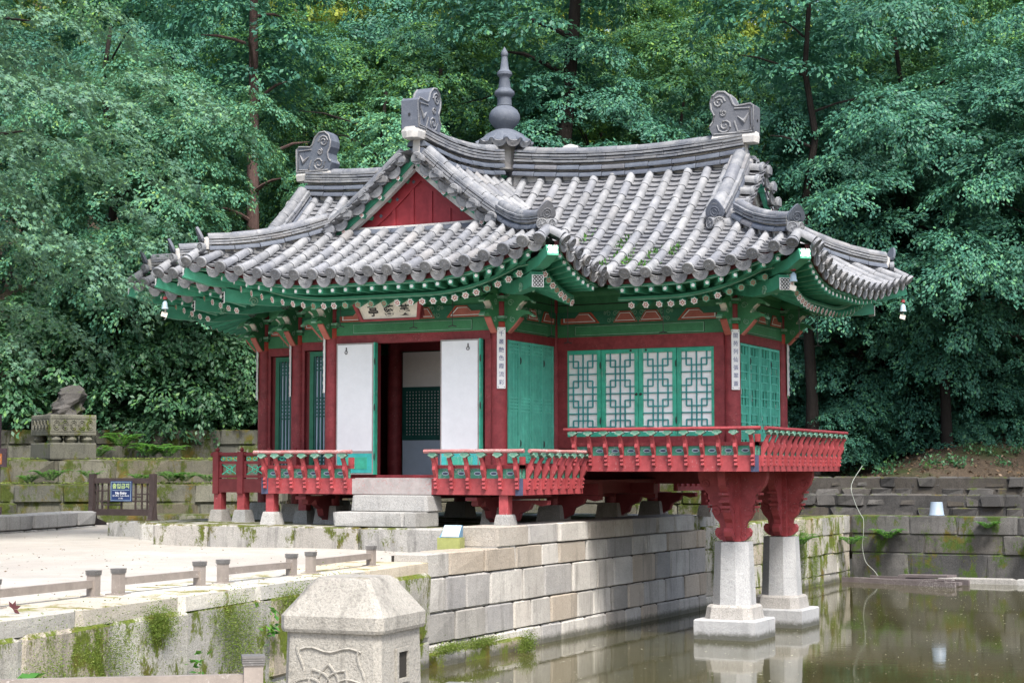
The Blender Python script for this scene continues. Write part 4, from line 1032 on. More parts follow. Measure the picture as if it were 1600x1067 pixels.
# ---- gables
STUD = MB(); STUD.rings([[(-.032, 0, 0), (0, 0, -.032), (.032, 0, 0), (0, 0, .032)], [(-.006, -.02, 0), (0, -.02, -.006), (.006, -.02, 0), (0, -.02, .006)]]); STUD = STUD.mesh('diamond_stud', M['slate_blue'])
def gable(F, k, yw, half_run):
    """red board gable, green barge boards, verge tiles; F: x along the face, -y outwards; yw = plane of the boards"""
    zb = 5.90 if k < 1 else 5.99; hx = 1.66 if k < 1 else 1.25
    surf = lambda x: H((half_run-abs(x))*k)
    b = MB(); n = 16; xs = [-hx+2*hx*i/n for i in range(n+1)]
    poly = [(hx, zb-.1), (-hx, zb-.1)]+[(x, surf(x)-.02) for x in xs]
    b.prism(poly, F, yw, yw+.05); g = part('gable_board', b, M['gable_red'], pav)
    def s(name, mb, mat): return sub(name, mb, M[mat], g)
    for x in np.arange(-1.05, 1.06, .3):
        q = MB(); q.box(x-.03, x+.03, yw-.022, yw-.001, zb-.08, surf(x)-.17, F); s('batten', q, 'gable_red')
    for sd in (-1, 1):
        q = MB(); q.prism([(sd*x, surf(x)-dz) for x, dz in ((.0, .36), (hx*.33, .36), (hx*.66, .34), (hx*.9, .33))]+[(sd*x, surf(x)-dz) for x, dz in ((hx*.9, .0), (hx*.66, .0), (hx*.33, .0), (0, .0))], F, yw-.03, yw-.002); s('raking_board', q, 'gable_red')
        for i in range(5):
            x = sd*(.12+i*.27); subm('diamond_stud', STUD, g, F @ T3((x, yw-.031, surf(x)-.26)))
        # green barge board
        q = MB(); pts = [F @ Vector((sd*(.0+hx*1.05*i/8), yw-.22, surf(hx*1.05*i/8)-.075)) for i in range(9)]
        q.sweep(pts, [(-.025, -.04), (.025, -.04), (.025, .04), (-.025, .04)]); part('barge_board', q, M['rafter_green'], pav)
        for i in range(5):
            x = sd*(.22+i*.30); T = F @ T3((x, yw-.30, surf(x)-.15)) @ Matrix.Rotation(-sd*.5, 4, 'Y')
            q = MB(); q.box(-.035, .035, 0, .30, -.03, .03, T); o = part('gable_rafter', q, M['rafter_green'], pav)
            subm('rafter_flower', FLOWER, o, T @ T3((0, -.002, 0)) @ S3(.7, 1, .7))
        # verge tiles facing outwards
        m = 6
        for i in range(m):
            x = sd*(.14+i*(hx*1.12-.1)/m)
            q0 = F @ Vector((x, yw-.12, surf(x)+.055)); d = F.to_3x3() @ Vector((0, -1, -.12))
            zax = d.normalized(); xax = (F.to_3x3() @ Vector((1, 0, 0))); yax = zax.cross(xax).normalized(); xax = yax.cross(zax)
            M4 = Matrix((zax, yax.cross(zax), yax)).transposed().to_4x4()
            M5 = Matrix((xax, yax, zax)).transposed().to_4x4(); M5.translation = q0+zax*.27
            rsub('end_tile', DISC, M5 @ S3(1.1, 1.1, 1))
            up = Vector((0, 0, 1)); sdv = zax.cross(up).normalized(); zz = sdv.cross(zax)
            M6 = Matrix((zax, zz.cross(zax), zz)).transposed().to_4x4(); M6.translation = q0+zax*.13-zz*.01
            rsub('verge_tile', COVER, M6 @ S3(.34, 1.2, 1.2))
            x2 = sd*(.14+(i+.5)*(hx*1.12-.1)/m); th = math.atan2(surf(x2+.05)-surf(x2-.05), .1)
            rsub('drip_tile', DRIP, F @ T3((x2, yw-.35, surf(x2)+.03)) @ Matrix.Rotation(-th*.55, 4, 'Y') @ Matrix.Rotation(R(10), 4, 'X') @ S3(.92, 1, .9))
    # plaster fillet and half-round tiles at the foot
    q = MB(); pts = [F @ Vector((-hx*.98+2*hx*.98*i/10, yw-.06, zb-.02-.03*(1-((i-5)/5)**2))) for i in range(11)]
    q.sweep(pts, [(-.09, -.12), (.09, -.12), (.07, .045), (-.07, .05)]); part('plaster_fillet', q, M['plaster'], pav)
    pieces('ridge_tile', RBLUE, [F @ Vector((-hx*.9+2*hx*.9*i/10, yw-.17, zb-.09-.03*(1-((i-5)/5)**2))) for i in range(11)], .36, 0, .08, .08)
# flower ends for the rafters
def flower_mesh():
    b = MB(); b.cur = 0
    b.prism([(.054*(1 if i % 2 == 0 else .72)*math.cos(math.pi*i/6), .054*(1 if i % 2 == 0 else .72)*math.sin(math.pi*i/6)) for i in range(12)], Matrix.Identity(4), -.004, .002)
    b.cur = 1
    for k in range(6):
        a = k*math.pi/3; c, s = math.cos(a), math.sin(a); P = [(.008, 0), (.022, .0095), (.036, 0), (.022, -.0095)]
        b.prism([(x*c-z*s, x*s+z*c) for x, z in P], Matrix.Identity(4), -.0065, -.004)
    return b.mesh('rafter_flower', [M['white'], M['orange']])
FLOWER = flower_mesh()
FLOWER2 = FLOWER.copy(); FLOWER2.materials[1] = M['white']
FLOWER3 = FLOWER.copy(); FLOWER3.materials[0] = M['orange']; FLOWER3.materials[1] = M['white']
FLOWER4 = FLOWER.copy(); FLOWER4.materials[0] = M['light_green']
gable(GF, KV, .20, 2.795); gable(GR, 1.0, .22, 2.52); gable(GL, 1.0, .22, 2.52)

# ---- rafters and eave boards
def eave_line(b, f, q0, q1, conv0, conv1, wall_off=1.45, vis=True):
    """q runs along DIRS[f][0]; conv = True where the end is an outer corner"""
    u, inn = DIRS[f]; sgn = u.x+u.y; L = abs(q1-q0); n = max(2, round(L/.205)); pts = []
    for i in range(n+1):
        s = L*i/n; q = q0+sgn*s; e = eave_pt(b, f, q); lf = b.lift(e.x, e.y)
        a_s = s
        if conv0 and s < 2.2: a_s = 1.45+s/2.2*.75
        if conv1 and L-s < 2.2: a_s = min(a_s if not (conv0 and s < 2.2) else 9, L-(1.45+(L-s)/2.2*.75)) if not (conv0 and s < 2.2 and s < L-s) else a_s
        a_s = min(max(a_s, 0), L)
        base = eave_pt(b, f, q0+sgn*L/2)
        an = Vector((q0+sgn*a_s, base.y, 0)) if f in 'FB' else Vector((base.x, q0+sgn*a_s, 0))
        e0 = eave_pt(b, f, (b.x0+b.x1)/2 if f in 'FB' else (b.y0+b.y1)/2)
        an = (Vector((an.x, e0.y, 0)) if f in 'FB' else Vector((e0.x, an.y, 0)))+inn*wall_off
        pts.append((e, an, lf, s))
    # boards
    def lerp(k, zz): return [Vector((*(e.lerp(a, k)).xy, zz+lf*.95)) for e, a, lf, s in pts]
    def board(name, k, z, hh, ww, mat, parent=pav):
        bb = MB(); bb.sweep(lerp(k, z), [(-ww/2, -hh/2), (ww/2, -hh/2), (ww/2, hh/2), (-ww/2, hh/2)]); return part(name, bb, M[mat], pav)
    board('tile_batten', .06, 4.965, .07, .05, 'maroon')
    board('eave_board', .095, 4.905, .045, .07, 'rafter_green'); board('board_line', .067, 4.892, .012, .006, 'light_green')
    board('eave_board', .35, 4.765, .055, .08, 'rafter_green'); board('board_line', .318, 4.752, .014, .006, 'light_green')
    # soffit boarding
    bb = MB(); A1 = lerp(.09, 4.935); A2 = lerp(.38, 4.85); A2b = lerp(.365, 4.79); A3 = [Vector((a.x, a.y, 5.17)) for e, a, lf, s in pts]
    n0 = len(bb.v); N = len(pts)
    for l in (A1, A2, A2b, A3): bb.v += [tuple(p) for p in l]
    for j in range(3):
        for i in range(N-1): bb.face((n0+j*N+i, n0+j*N+i+1, n0+(j+1)*N+i+1, n0+(j+1)*N+i))
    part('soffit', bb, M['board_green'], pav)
    for i, (e, a, lf, s) in enumerate(pts):
        if (conv0 and s < .12) or (conv1 and L-s < .12) or (not conv0 and s < .06) or (not conv1 and L-s < .06): continue
        o_ = e.lerp(a, .30); p_out = Vector((o_.x, o_.y, 4.67+lf*.9)); p_in = Vector((a.x, a.y, 5.10))
        d = (p_in-p_out).normalized()
        bb = MB(); bb.tube([p_out, p_out.lerp(p_in, .5), p_in], [.05, .055, .057], 10); r = part('rafter', bb, M['rafter_green'], pav, True)
        F = Fr(p_out, d.cross(Vector((0, 0, 1))) if True else u); 
        out = -d; xax = Vector((0, 0, 1)).cross(out).normalized()
        F = Fr(p_out, xax); 
        if (F.to_3x3() @ Vector((0, -1, 0))).dot(out) < 0: F = Fr(p_out, -xax)
        F = F @ Matrix.Rotation(math.asin(max(-1, min(1, -out.z))), 4, 'X')
        subm('rafter_flower', random.choice((FLOWER, FLOWER, FLOWER, FLOWER4)), r, F @ T3((0, -.003, 0)) @ Matrix.Rotation(random.uniform(0, 1), 4, 'Y') @ S3(.98, 1, .98))
        # flying rafter
        f0 = e.lerp(a, .075); f1 = e.lerp(a, .46); fo = Vector((f0.x, f0.y, 4.845+lf*.95)); fi = Vector((f1.x, f1.y, 4.845+lf*.7+.02))
        bb = MB(); bb.sweep([fo, fi], [(-.033, -.035), (.033, -.035), (.04, .035), (-.04, .035)]); r = part('flying_rafter', bb, M['rafter_green'], pav)
        subm('rafter_flower', FLOWER2, r, Fr(fo, F.to_3x3() @ Vector((1, 0, 0))) @ T3((0, -.003, 0)) @ S3(.52, 1, .52))
eave_line(BV, 'F', -4.14, 1.45, True, True)
eave_line(BV, 'R', -1.45, .32, True, False)
eave_line(BH, 'F', 1.45, 4.21, False, True)
eave_line(BH, 'R', .32, 5.36, True, True)
eave_line(BQ, 'F', -5.31, -4.14, True, False)
eave_line(BV, 'L', -.57, -1.45, False, True)
eave_line(BQ, 'L', .32, -.57, False, True)
eave_line(BH, 'F', -6.53, -5.31, True, False)
eave_line(BH, 'L', 5.36, .32, True, True)
eave_line(BV, 'R', 5.36, 7.13, False, True)
# corner beams under the hips
def corner_beam(c, w_):
    c = Vector((*c, 0)); w_ = Vector((*w_, 0)); d = (c-w_).normalized(); L = (c-w_).length
    bb = MB(); pr = lambda h: [(-.075, -h), (.075, -h), (.085, h*.6), (-.085, h*.6)]
    bb.sweep([Vector((*(w_+d*L*t).xy, z)) for t, z in ((0, 4.98), (.35, 4.86), (.62, 4.88), (.70, 4.91))], pr(.11)); r = part('corner_beam', bb, M['rafter_green'], pav)
    p = w_+d*L*.705; F = Fr((p.x, p.y, 4.87), (-d.y, d.x, 0))
    if (F.to_3x3() @ Vector((0, -1, 0))).dot(d) < 0: F = Fr((p.x, p.y, 4.87), (d.y, -d.x, 0))
    bb = MB(); bb.box(-.08, .08, -.012, 0, -.10, .06, F); sub('beam_end_plate', bb, M['white'], r)
    bb = MB(); [bb.tube([F @ Vector((x+.02*math.cos(t), -.014, z+.02*math.sin(t))) for t in np.linspace(0, 6.28, 7)], .006, 4, False) for x in (-.045, 0, .045) for z in (-.07, -.02, .03)]; sub('beam_end_pattern', bb, M['black'], r)
    bb = MB(); bb.sweep([Vector((*(w_+d*L*t).xy, z)) for t, z in ((.45, 5.03), (.8, 5.10), (.955, 5.20))], pr(.085)); r = part('corner_beam', bb, M['rafter_green'], pav)
    p = w_+d*L*.957; F = Fr((p.x, p.y, 5.185), F.to_3x3() @ Vector((1, 0, 0)))
    for (x, z) in ((-.035, -.03), (.035, -.03), (-.035, .03), (.035, .03), (0, 0)): subm('rafter_flower', FLOWER2, r, F @ T3((x, -.006, z)) @ S3(.75, 1, .75))
    # scroll at the foot of the lower beam
    bb = MB(); q = w_+d*L*.52
    for s in (-1, 1):
        G = Fr((q.x, q.y, 4.80), d); bb.tube([G @ Vector((.07*(1-t/16)*math.cos(t*.8)+.0, s*.09, .07*(1-t/16)*math.sin(t*.8))) for t in range(15)], .012, 5, False)
    sub('beam_scroll', bb, M['light_green'], r)
for c, w_ in (((1.60, -1.60), (0, 0)), ((-4.29, -1.60), (-2.69, 0)), ((-5.46, -.72), (-3.86, .88)), ((-6.68, .17), (-5.08, 1.77)), ((4.36, .17), (2.76, 1.77)), ((4.36, 5.51), (2.76, 3.91))): corner_beam(c, w_)
# lattice-door lifting hooks on thin rods
for (x, y, z1, z0) in ((-1.02, -.6, 4.68, 4.36), (-.40, -.62, 4.70, 4.36), (.35, .95, 4.72, 4.30), (.62, .92, 4.7, 4.2), (2.05, .95, 4.7, 4.3), (3.6, 2.2, 4.75, 4.25), (3.6, 3.1, 4.75, 4.2), (-2.2, -.6, 4.68, 4.42)):
    b = MB(); b.tube([(x, y, z1+.12), (x, y, z0)], .005, 5); b.tube([(x-.06, y, z0-.01), (x, y, z0+.005), (x+.06, y, z0-.01)], .008, 5); part('lifting_hook', b, M['iron'], pav)

# ---- ridge end ornaments and finial
def ornament(F):
    b = MB()
    poly = [(-.34, 0), (.30, 0), (.31, .40), (.26, .44), (.02, .42), (-.02, .46), (-.07, .58), (-.16, .66), (-.27, .67), (-.35, .61), (-.39, .50), (-.38, .40), (-.33, .30), (-.35, .20), (-.40, .14)]
    b.prism(poly, F, -.13, .13); r = rsub('ridge_ornament', b.mesh('ridge_ornament', M['slate_blue']), Matrix.Identity(4))
    for s in (-1, 1):
        q = MB()
        for (cx, cz, r0, t0) in ((-.24, .50, .10, 0), (-.17, .33, .055, 2), (-.15, .14, .12, 3)):
            q.tube([F @ Vector((cx+r0*(1-t/17)*math.cos(t0+t*.75), s*.133, cz+r0*(1-t/17)*math.sin(t0+t*.75))) for t in range(15)], .014, 5, False)
        q.tube([F @ Vector(p) for p in ((.0, s*.133, .38), (.24, s*.133, .37), (.25, s*.133, .05), (.05, s*.133, .04), (.0, s*.133, .2))], .014, 5)
        q.tube([F @ Vector(p) for p in ((.05, s*.133, .26), (.15, s*.135, .18), (.22, s*.133, .30))], [.01, .035, .008], 6)
        q.tube([F @ Vector((p_[0]*.95, s*.131, .02+p_[1]*.95)) for p_ in poly], .016, 5)
        rsub('ornament_relief', q.mesh('ornament_relief', M['ridge'], True), Matrix.Identity(4))
    q = MB(); q.tube([F @ Vector((.311, 0, .2)), F @ Vector((.315, 0, .2))], .02, 8); rsub('ornament_hole', q.mesh('ornament_hole', M['black']), Matrix.Identity(4))
    q = MB(); q.rings([[F @ Vector((x*kx, y*ky, z)) for x, y in ((-.36, -.15), (.30, -.15), (.33, -.05), (.33, .05), (.30, .15), (-.36, .15))] for z, kx, ky in ((-.13, .96, .80), (-.04, .99, .92), (.025, .95, .82))]); rsub('plaster_base', q.mesh('plaster_base', M['plaster']), Matrix.Identity(4))
ornament(Fr((2.50, YC, 7.32), (1, 0, 0))); ornament(Fr((-4.86, YC, 7.32), (-1, 0, 0))); ornament(Fr((XC, .14, 7.24), (0, -1, 0))); ornament(Fr((XC, 5.6, 7.24), (0, 1, 0)))
b = MB(); z0 = 7.73; COVER_B = COVER.copy(); COVER_B.materials[0] = M['slate_blue']; DRIP_B = DRIP.copy(); DRIP_B.materials[0] = M['ridge']
prof = [(0, .13), (.03, .14), (.06, .17), (.12, .222), (.19, .246), (.255, .24), (.32, .205), (.365, .15), (.385, .118), (.395, .125), (.40, .115), (.50, .11), (.53, .115), (.545, .135), (.585, .16), (.62, .155), (.655, .12), (.67, .10), (.84, .078), (.86, .09), (.89, .118), (.93, .118), (.96, .085), (.975, .07), (1.18, .045), (1.195, .055), (1.235, .058), (1.27, .042), (1.34, .003)]
b.lathe([(r, z) for z, r in prof], (XC, YC, z0), 28); fin = part('roof_finial', b, M['slate_blue'], pav, True)
b = MB(); b.lathe([(.17, 7.10), (.17, 7.50), (.15, 7.62)], (XC, YC, 0), 12); sub('plaster_drum', b, M['plaster'], fin)
b = MB(); b.lathe([(.42, 7.50), (.41, 7.535), (.30, 7.66), (.16, 7.735)], (XC, YC, 0), 20); sub('finial_skirt', b, M['slate_blue'], fin)
for i in range(12):
    a = i*math.pi/6; d = Vector((math.cos(a), math.sin(a), -.55)).normalized(); c = Vector((XC, YC, 7.745))
    x = d; sd = x.cross(Vector((0, 0, 1))).normalized(); z = sd.cross(x)
    M4 = Matrix((x, -sd, z)).transposed().to_4x4(); M4.translation = c+d*.32+z*.01
    subm('skirt_tile', COVER_B, fin, M4 @ S3(.36, .62, .62))
    a += math.pi/12; u = Vector((-math.sin(a), math.cos(a), 0)); p = c+Vector((math.cos(a)*.43, math.sin(a)*.43, -.215)); F = Fr(p, u)
    if (F.to_3x3() @ Vector((0, -1, 0))).dot(Vector((math.cos(a), math.sin(a), 0))) < 0: F = Fr(p, -u)
    subm('skirt_drip_tile', DRIP_B, fin, F @ Matrix.Rotation(R(25), 4, 'X') @ S3(.85, .9, .8))
b = MB(); b.lathe([(.12, 0), (.13, .04), (.10, .10), (.02, .13)], (0, 0, 0), 10); rsub('plaster_plug', b.mesh('plaster_plug', M['plaster'], True), T3((-.32, YC+.25, 7.34)) @ S3(1.2, 1, 1))
# small weeds growing on the right roof slope are stuff
wv = []
for (cx, cy) in ((1.35, 1.30), (1.9, .95), (2.2, .95), (1.55, .75), (1.75, .62), (2.0, .55), (1.45, .95), (.6, 1.5), (1.2, .6)):
    for k in range(40):
        x = cx+random.gauss(0, .07); y = cy+random.gauss(0, .10); z = roof_z(x, y)+.02; a = random.uniform(0, 6.28); l = random.uniform(.02, .05); tl = random.uniform(.2, 1.2)
        d = Vector((math.cos(a)*tl, math.sin(a)*tl, 1)).normalized()*l*1.6; s = Vector((-math.sin(a), math.cos(a), 0))*l*.4; p = Vector((x, y, z))
        wv.append([p, p+d*.5+s, p+d, p+d*.5-s])
rsub('roof_weeds', quads('roof_weeds', np.array([[tuple(v) for v in q] for q in wv]), M['leaf_fern']), Matrix.Identity(4), 'stuff')

# ================================================================== SMALLER THINGS
def at(px, dep, z=0.):       # plan point at a bearing (pixel column of the photograph) and a depth in metres
    a = R(YAW); r_ = Vector((math.cos(a), math.sin(a), 0)); h_ = Vector((-math.sin(a), math.cos(a), 0))
    p = CAM+h_*dep+r_*((px-800)/2725*dep); return Vector((p.x, p.y, z))
RX = Vector((math.cos(R(YAW)), math.sin(R(YAW)), 0))
# name board
nbd = thing('name_board', (-1.3, -.55, 4.55), 'white name board with three black characters under the front eave', 'name board')
F = Fr((-1.32, -.62, 4.72), (1, 0, 0)) @ Matrix.Rotation(R(-20), 4, 'X')
F = Fr((-1.36, -.66, 4.64), (1, 0, 0)) @ Matrix.Rotation(R(20), 4, 'X')
b = MB(); b.rings([[F @ Vector((x*kx, y, z*kz)) for x, z in ((-.5, -.14), (.5, -.14), (.5, .14), (-.5, .14))] for y, kx, kz in ((-.03, 1.04, 1.12), (-.03, .93, .82), (.03, .93, .82), (.05, 1, 1))]); part('board_frame', b, M['red_dark'], nbd)
b = MB(); b.prism([(-.50, .12), (-.43, -.135), (.43, -.135), (.50, .12)], F, -.04, -.031); part('board_face', b, M['cream'], nbd)
b = MB()
for sd in (-1, 1): b.prism([(sd*.43, -.14), (sd*.475, -.15), (sd*.57, .14), (sd*.50, .125)], F, -.07, -.02)
b.prism([(-.475, -.165), (.475, -.165), (.44, -.137), (-.44, -.137)], F, -.068, -.02); part('board_rim', b, M['red'], nbd)
for ch, x in (('\u4ead', -.25), ('\u84c9', .0), ('\u8299', .25)):
    put('brush_character', text_mesh(ch, M['ink'], .165, .002, bold=.0035), nbd, F @ T3((x, -.043, -.035)) @ Matrix.Rotation(math.pi/2, 4, 'X') @ S3(1.05, 1, 1))
# verse boards on the columns
def verse(x, y, d, txt, label, zt=4.36, h=.84):
    d = Vector(d).normalized(); u = Vector((-d.y, d.x, 0)); F = Fr(Vector((x, y, zt-h/2))+d*.135, u)
    if (F.to_3x3() @ Vector((0, -1, 0))).dot(d) < 0: F = Fr(Vector((x, y, zt-h/2))+d*.135, -u)
    t = thing('verse_board', tuple(Vector((x, y, zt-h))+d*.135), label, 'verse board', 'verse boards on the columns')
    b = MB(); b.box(-.058, .058, -.012, .012, -h/2, h/2, F); part('board', b, M['white'], t)
    for i, ch in enumerate(txt):
        put('brush_character', text_mesh(ch, M['ink_blue'], .076, .001), t, F @ T3((0, -.0135, h/2-.10-i*(h-.17)/(len(txt)-1)+.01)) @ Matrix.Rotation(math.pi/2, 4, 'X'))
    for zz in (-1, 1):
        b = MB(); [b.tube([F @ Vector((q*.043, -.012, zz*(h/2-.022))), F @ Vector((q*.043, -.016, zz*(h/2-.022)))], .006, 6) for q in (-1, 1)]; part('nail', b, M['iron'], t)
verse(0, 0, (.62, -.78, 0), '\u5343\u53e2\u8276\u8272\u971e\u6d41\u5f69', 'white verse board on the column right of the open doorway')
verse(2.76, 1.77, (.62, -.78, 0), '\u95ac\u82d1\u5217\u4ed9\u5f35\u7fe0\u84cb', 'white verse board on the column right of the lattice windows')
verse(-2.69, 0, (-.8, -.6, 0), '\u5341\u91cc\u6e05\u9999\u9e9d\u88c2\u81cd', 'narrow white verse board on the column left of the doorway')
verse(-3.86, .88, (-.8, -.6, 0), '\u96f2\u8fd1\u84ec\u840a\u5e38\u4e94\u8272', 'narrow white verse board on the middle column of the left steps')
verse(-5.08, 1.77, (-.8, -.6, 0), '\u96ea\u6b8b\u9d5c\u9e4a\u4ea6\u591a\u6642', 'narrow white verse board on the outermost left column')
verse(2.76, 3.91, (.95, .2, 0), '\u7fe0\u4e08\u7d05\u8863\u7389\u5c0f\u7ae5', 'thin edge of a verse board on the far right column')
# wind chimes
def chime(x, y, z, label):
    t = thing('wind_chime', (x, y, z-.28), label, 'wind chime', None)
    b = MB(); b.tube([(x, y, z), (x, y, z-.12)], .005, 5); part('hanger', b, M['iron'], t)
    b = MB(); b.lathe([(.03, -.06), (.035, -.10), (.0, -.04)], (x, y, z), 8); part('hanger_cap', b, M['red_rail'], t)
    b = MB(); b.lathe([(.012, -.12), (.038, -.15), (.042, -.20), (.055, -.24), (.05, -.245)], (x, y, z), 12); part('bell', b, M['lid_blue'], t, True)
    b = MB(); b.tube([(x, y, z-.22), (x, y, z-.30)], .004, 4); b.box(-.045, .045, -.004, .004, -.07, 0, T3((x, y, z-.29)) @ Matrix.Rotation(.7, 4, 'Z') @ Matrix.Rotation(.25, 4, 'Y')); part('clapper', b, M['cream'], t)
chime(4.05, .50, 5.10, 'small wind chime hanging under the near right eave corner'); chime(4.28, 5.42, 5.10, 'small wind chime hanging under the far right eave corner'); chime(-5.3, -.55, 5.04, 'small wind chime hanging under the left eave corner')

# low rail fence on the left bank
POSTB = MB(); 
for z0, z1, k in ((.0, .022, .085), (.022, .20, .045), (.20, .207, .05), (.209, .216, .052), (.218, .225, .05), (.227, .236, .053)): POSTB.box(-k, k, -k, k, z0, z1)
def low_fence(p, q, z, label, sc=1.0):
    p, q = Vector((*p, z)), Vector((*q, z)); u = (q-p).normalized(); t = thing('low_rail_fence', tuple(p), label, 'fence', 'low rail fence sections')
    for c in (p, q):
        b = MB(); F = Fr(c, u); [b.box(-k, k, -k, k, z0, z1, F) for z0, z1, k in ((.012, .19, .042), )]; po = part('fence_post', b, M['rail_wood'], t)
        b = MB(); b.box(-.08, .08, -.08, .08, -.03, .014, F); sub('post_base', b, M['rail_wood'], po)
        b = MB(); [b.box(-k, k, -k, k, z0, z1, F) for z0, z1, k in ((.191, .199, .048), (.201, .209, .05), (.211, .219, .05), (.221, .232, .051))]; b.box(-.044, .044, -.044, .044, .19, .228, F); sub('post_cap', b, M['cap_wood'], po)
    b = MB(); b.box(.03, (q-p).length-.03, -.022, .022, .085, .15, Fr(p, u)); part('fence_rail', b, M['rail_wood'], t)
low_fence((1.02, -10.85), (.90, -9.50), 1.315, 'low rail fence section at the far left edge of the bank')
low_fence((.90, -9.17), (.83, -7.90), 1.315, 'second low rail fence section from the left on the bank')
low_fence((.81, -7.50), (.76, -6.24), 1.315, 'third low rail fence section from the left on the bank')
low_fence((.69, -5.77), (.50, -4.22), 1.315, 'low rail fence section nearest the pavilion')
a0 = at(-60, 7.55); a1 = at(400, 7.8); low_fence((a0.x, a0.y), (a1.x, a1.y), 1.355, 'brown rail fence section at the bottom left corner of the view')
a0 = at(714, 7.1); a1 = at(1150, 6.72); low_fence((a0.x, a0.y), (a1.x, a1.y), 1.315, 'fence section with only its two post caps showing at the bottom edge')

# carved stone post in the foreground
p = at(556, 8.0, 1.2); sp = thing('stone_post', tuple(p), 'pale granite post with pyramid cap and carved lotus in the foreground', 'stone post')
F = Fr(p, (math.cos(R(5.5)), math.sin(R(5.5)), 0)); hw = .232
b = MB(); b.rings([[F @ Vector((x*k, y*k, z)) for x, y in ((-1, -1), (1, -1), (1, 1), (-1, 1))] for z, k in ((0, hw+.012), (.49, hw))]); 
pshaft = MB()
def ringq(k, z): return [F @ Vector((x*k, y*k, z)) for x, y in ((-1, -.88), (-.88, -1), (.88, -1), (1, -.88), (1, .88), (.88, 1), (-.88, 1), (-1, .88))]
pshaft.rings([ringq(hw+.012, -.05), ringq(hw, .49)]); shaft = part('shaft', pshaft, M['post_stone'], sp)
b = MB(); b.rings([ringq(hw+.016, .485), ringq(hw+.022, .50), ringq(hw+.022, .556), ringq(.14, .712), ringq(.125, .722)]); part('cap', b, M['post_stone'], sp)
rb = MB()
for k in range(7):      # lotus petals as a low relief
    a = R(90)+(k-3)*R(34); cx, cz = -.01, .20; L_ = .15 if k in (2, 3, 4) else .18; 
    for s in (-1, 1):
        pts = []
        for t in np.linspace(0, 1, 9):
            rr = L_*t; wv_ = s*.05*math.sin(math.pi*t); pts.append(F @ Vector((cx+rr*math.cos(a)-wv_*math.sin(a), -hw-.008+.002*t, cz+rr*math.sin(a)+wv_*math.cos(a))))
        rb.tube(pts, .006, 5)
rb.tube([F @ Vector((-.15+.02*math.sin(t*.9), -hw-.004, .02+.0*t+.40*t/12)) for t in range(13)], .006, 5); rb.tube([F @ Vector((.15+.02*math.sin(t*.9+1), -hw-.004, .02+.40*t/12)) for t in range(13)], .006, 5); rb.tube([F @ Vector((-.15+.3*t/10, -hw-.004, .41+.01*math.sin(t))) for t in range(11)], .006, 5)
sub('lotus_relief', rb, M['post_stone'], shaft)
b = MB(); G = F @ T3((hw+.004, .02, .33)) @ Matrix.Rotation(R(0), 4, 'Z'); b.box(-.004, .0015, -.07, .03, -.055, .06, G); sub('socket_hole', b, M['core'], shaft)
b = MB(); [b.box(0, .012, y0, y1, z0, z1, G) for y0, y1, z0, z1 in ((-.09, -.071, -.075, .08), (.031, .05, -.075, .08), (-.071, .031, -.075, -.057), (-.071, .031, .062, .08))]; sub('socket_rim', b, M['post_stone'], shaft)

# floodlight box on the podium corner
fl = thing('floodlight_box', (.24, -1.62, 1.38), 'olive box with tilted pale blue lid on the stone corner', 'floodlight')
F = Fr((.17, -1.70, 1.40), (.98, .2, 0)); b = MB(); b.box(-.15, .15, -.11, .11, .0, .15, F); part('housing', b, M['olive'], fl)
b = MB(); b.rings([[F @ Vector(q) for q in ((-.13, -.09, .152), (-.13, .10, .152), (-.08, .10, .30), (-.08, .06, .30))], [F @ Vector(q) for q in ((.13, -.09, .152), (.13, .10, .152), (.13, .10, .30), (.13, .06, .30))]]); part('lid', b, M['lid_side'], fl)
b = MB(); T = F @ Matrix(((1, 0, 0, 0), (0, .712, -.702, -.096), (0, .702, .712, .156), (0, 0, 0, 1))); b.box(-.10, .13, -.0, .205, .001, .006, T); part('lid_glass', b, M['lid_blue'], fl)

# barrier with the no-entry sign
bp = at(147, 33.2, 1.36); bq = at(241, 32.7, 1.36); u = (bq-bp).normalized(); L = (bq-bp).length
bar = thing('barrier', tuple(bp), 'dark wooden barrier with lattice panels blocking the path on the left', 'barrier')
F = Fr(bp, u)
for x in (0, L):
    b = MB(); b.box(x-.055, x+.055, -.05, .05, .05, .98, F); part('barrier_post', b, M['dark_wood'], bar)
    b = MB(); b.prism([(-.42, -.02), (.42, -.02), (.40, .06), (.10, .14), (.06, .36), (-.06, .36), (-.10, .14), (-.40, .06)], F @ T3((x, 0, 0)) @ Matrix.Rotation(math.pi/2, 4, 'Z'), -.045, .045); part('barrier_foot', b, M['dark_wood'], bar)
for z0, z1 in ((.80, .90), (.20, .32)):
    b = MB(); b.box(.055, L-.055, -.035, .035, z0, z1, F); part('barrier_rail', b, M['dark_wood'], bar)
b = MB()
for x in (.12, .22, .36, L/2-.02, L-.38, L-.24, L-.12): b.box(x-.014, x+.014, -.014, .014, .32, .80, F)
for x0, x1, z in ((.06, .36, .66), (.12, L-.12, .47), (L-.36, L-.06, .60), (.22, L/2, .40), (L/2, L-.24, .55)): b.box(x0, x1, -.0135, .0135, z-.012, z+.012, F)
part('barrier_lattice', b, M['dark_wood'], bar)
sg = thing('warning_sign', tuple(bp+u*(L*.5)+Vector((0, 0, .48))), 'blue no entry sign fixed to the dark barrier', 'sign')
G = F @ T3((L*.505, -.05, .655)); b = MB(); b.box(-.235, .235, -.012, .012, -.19, .19, G); part('sign_plate', b, M['blue_sign'], sg)
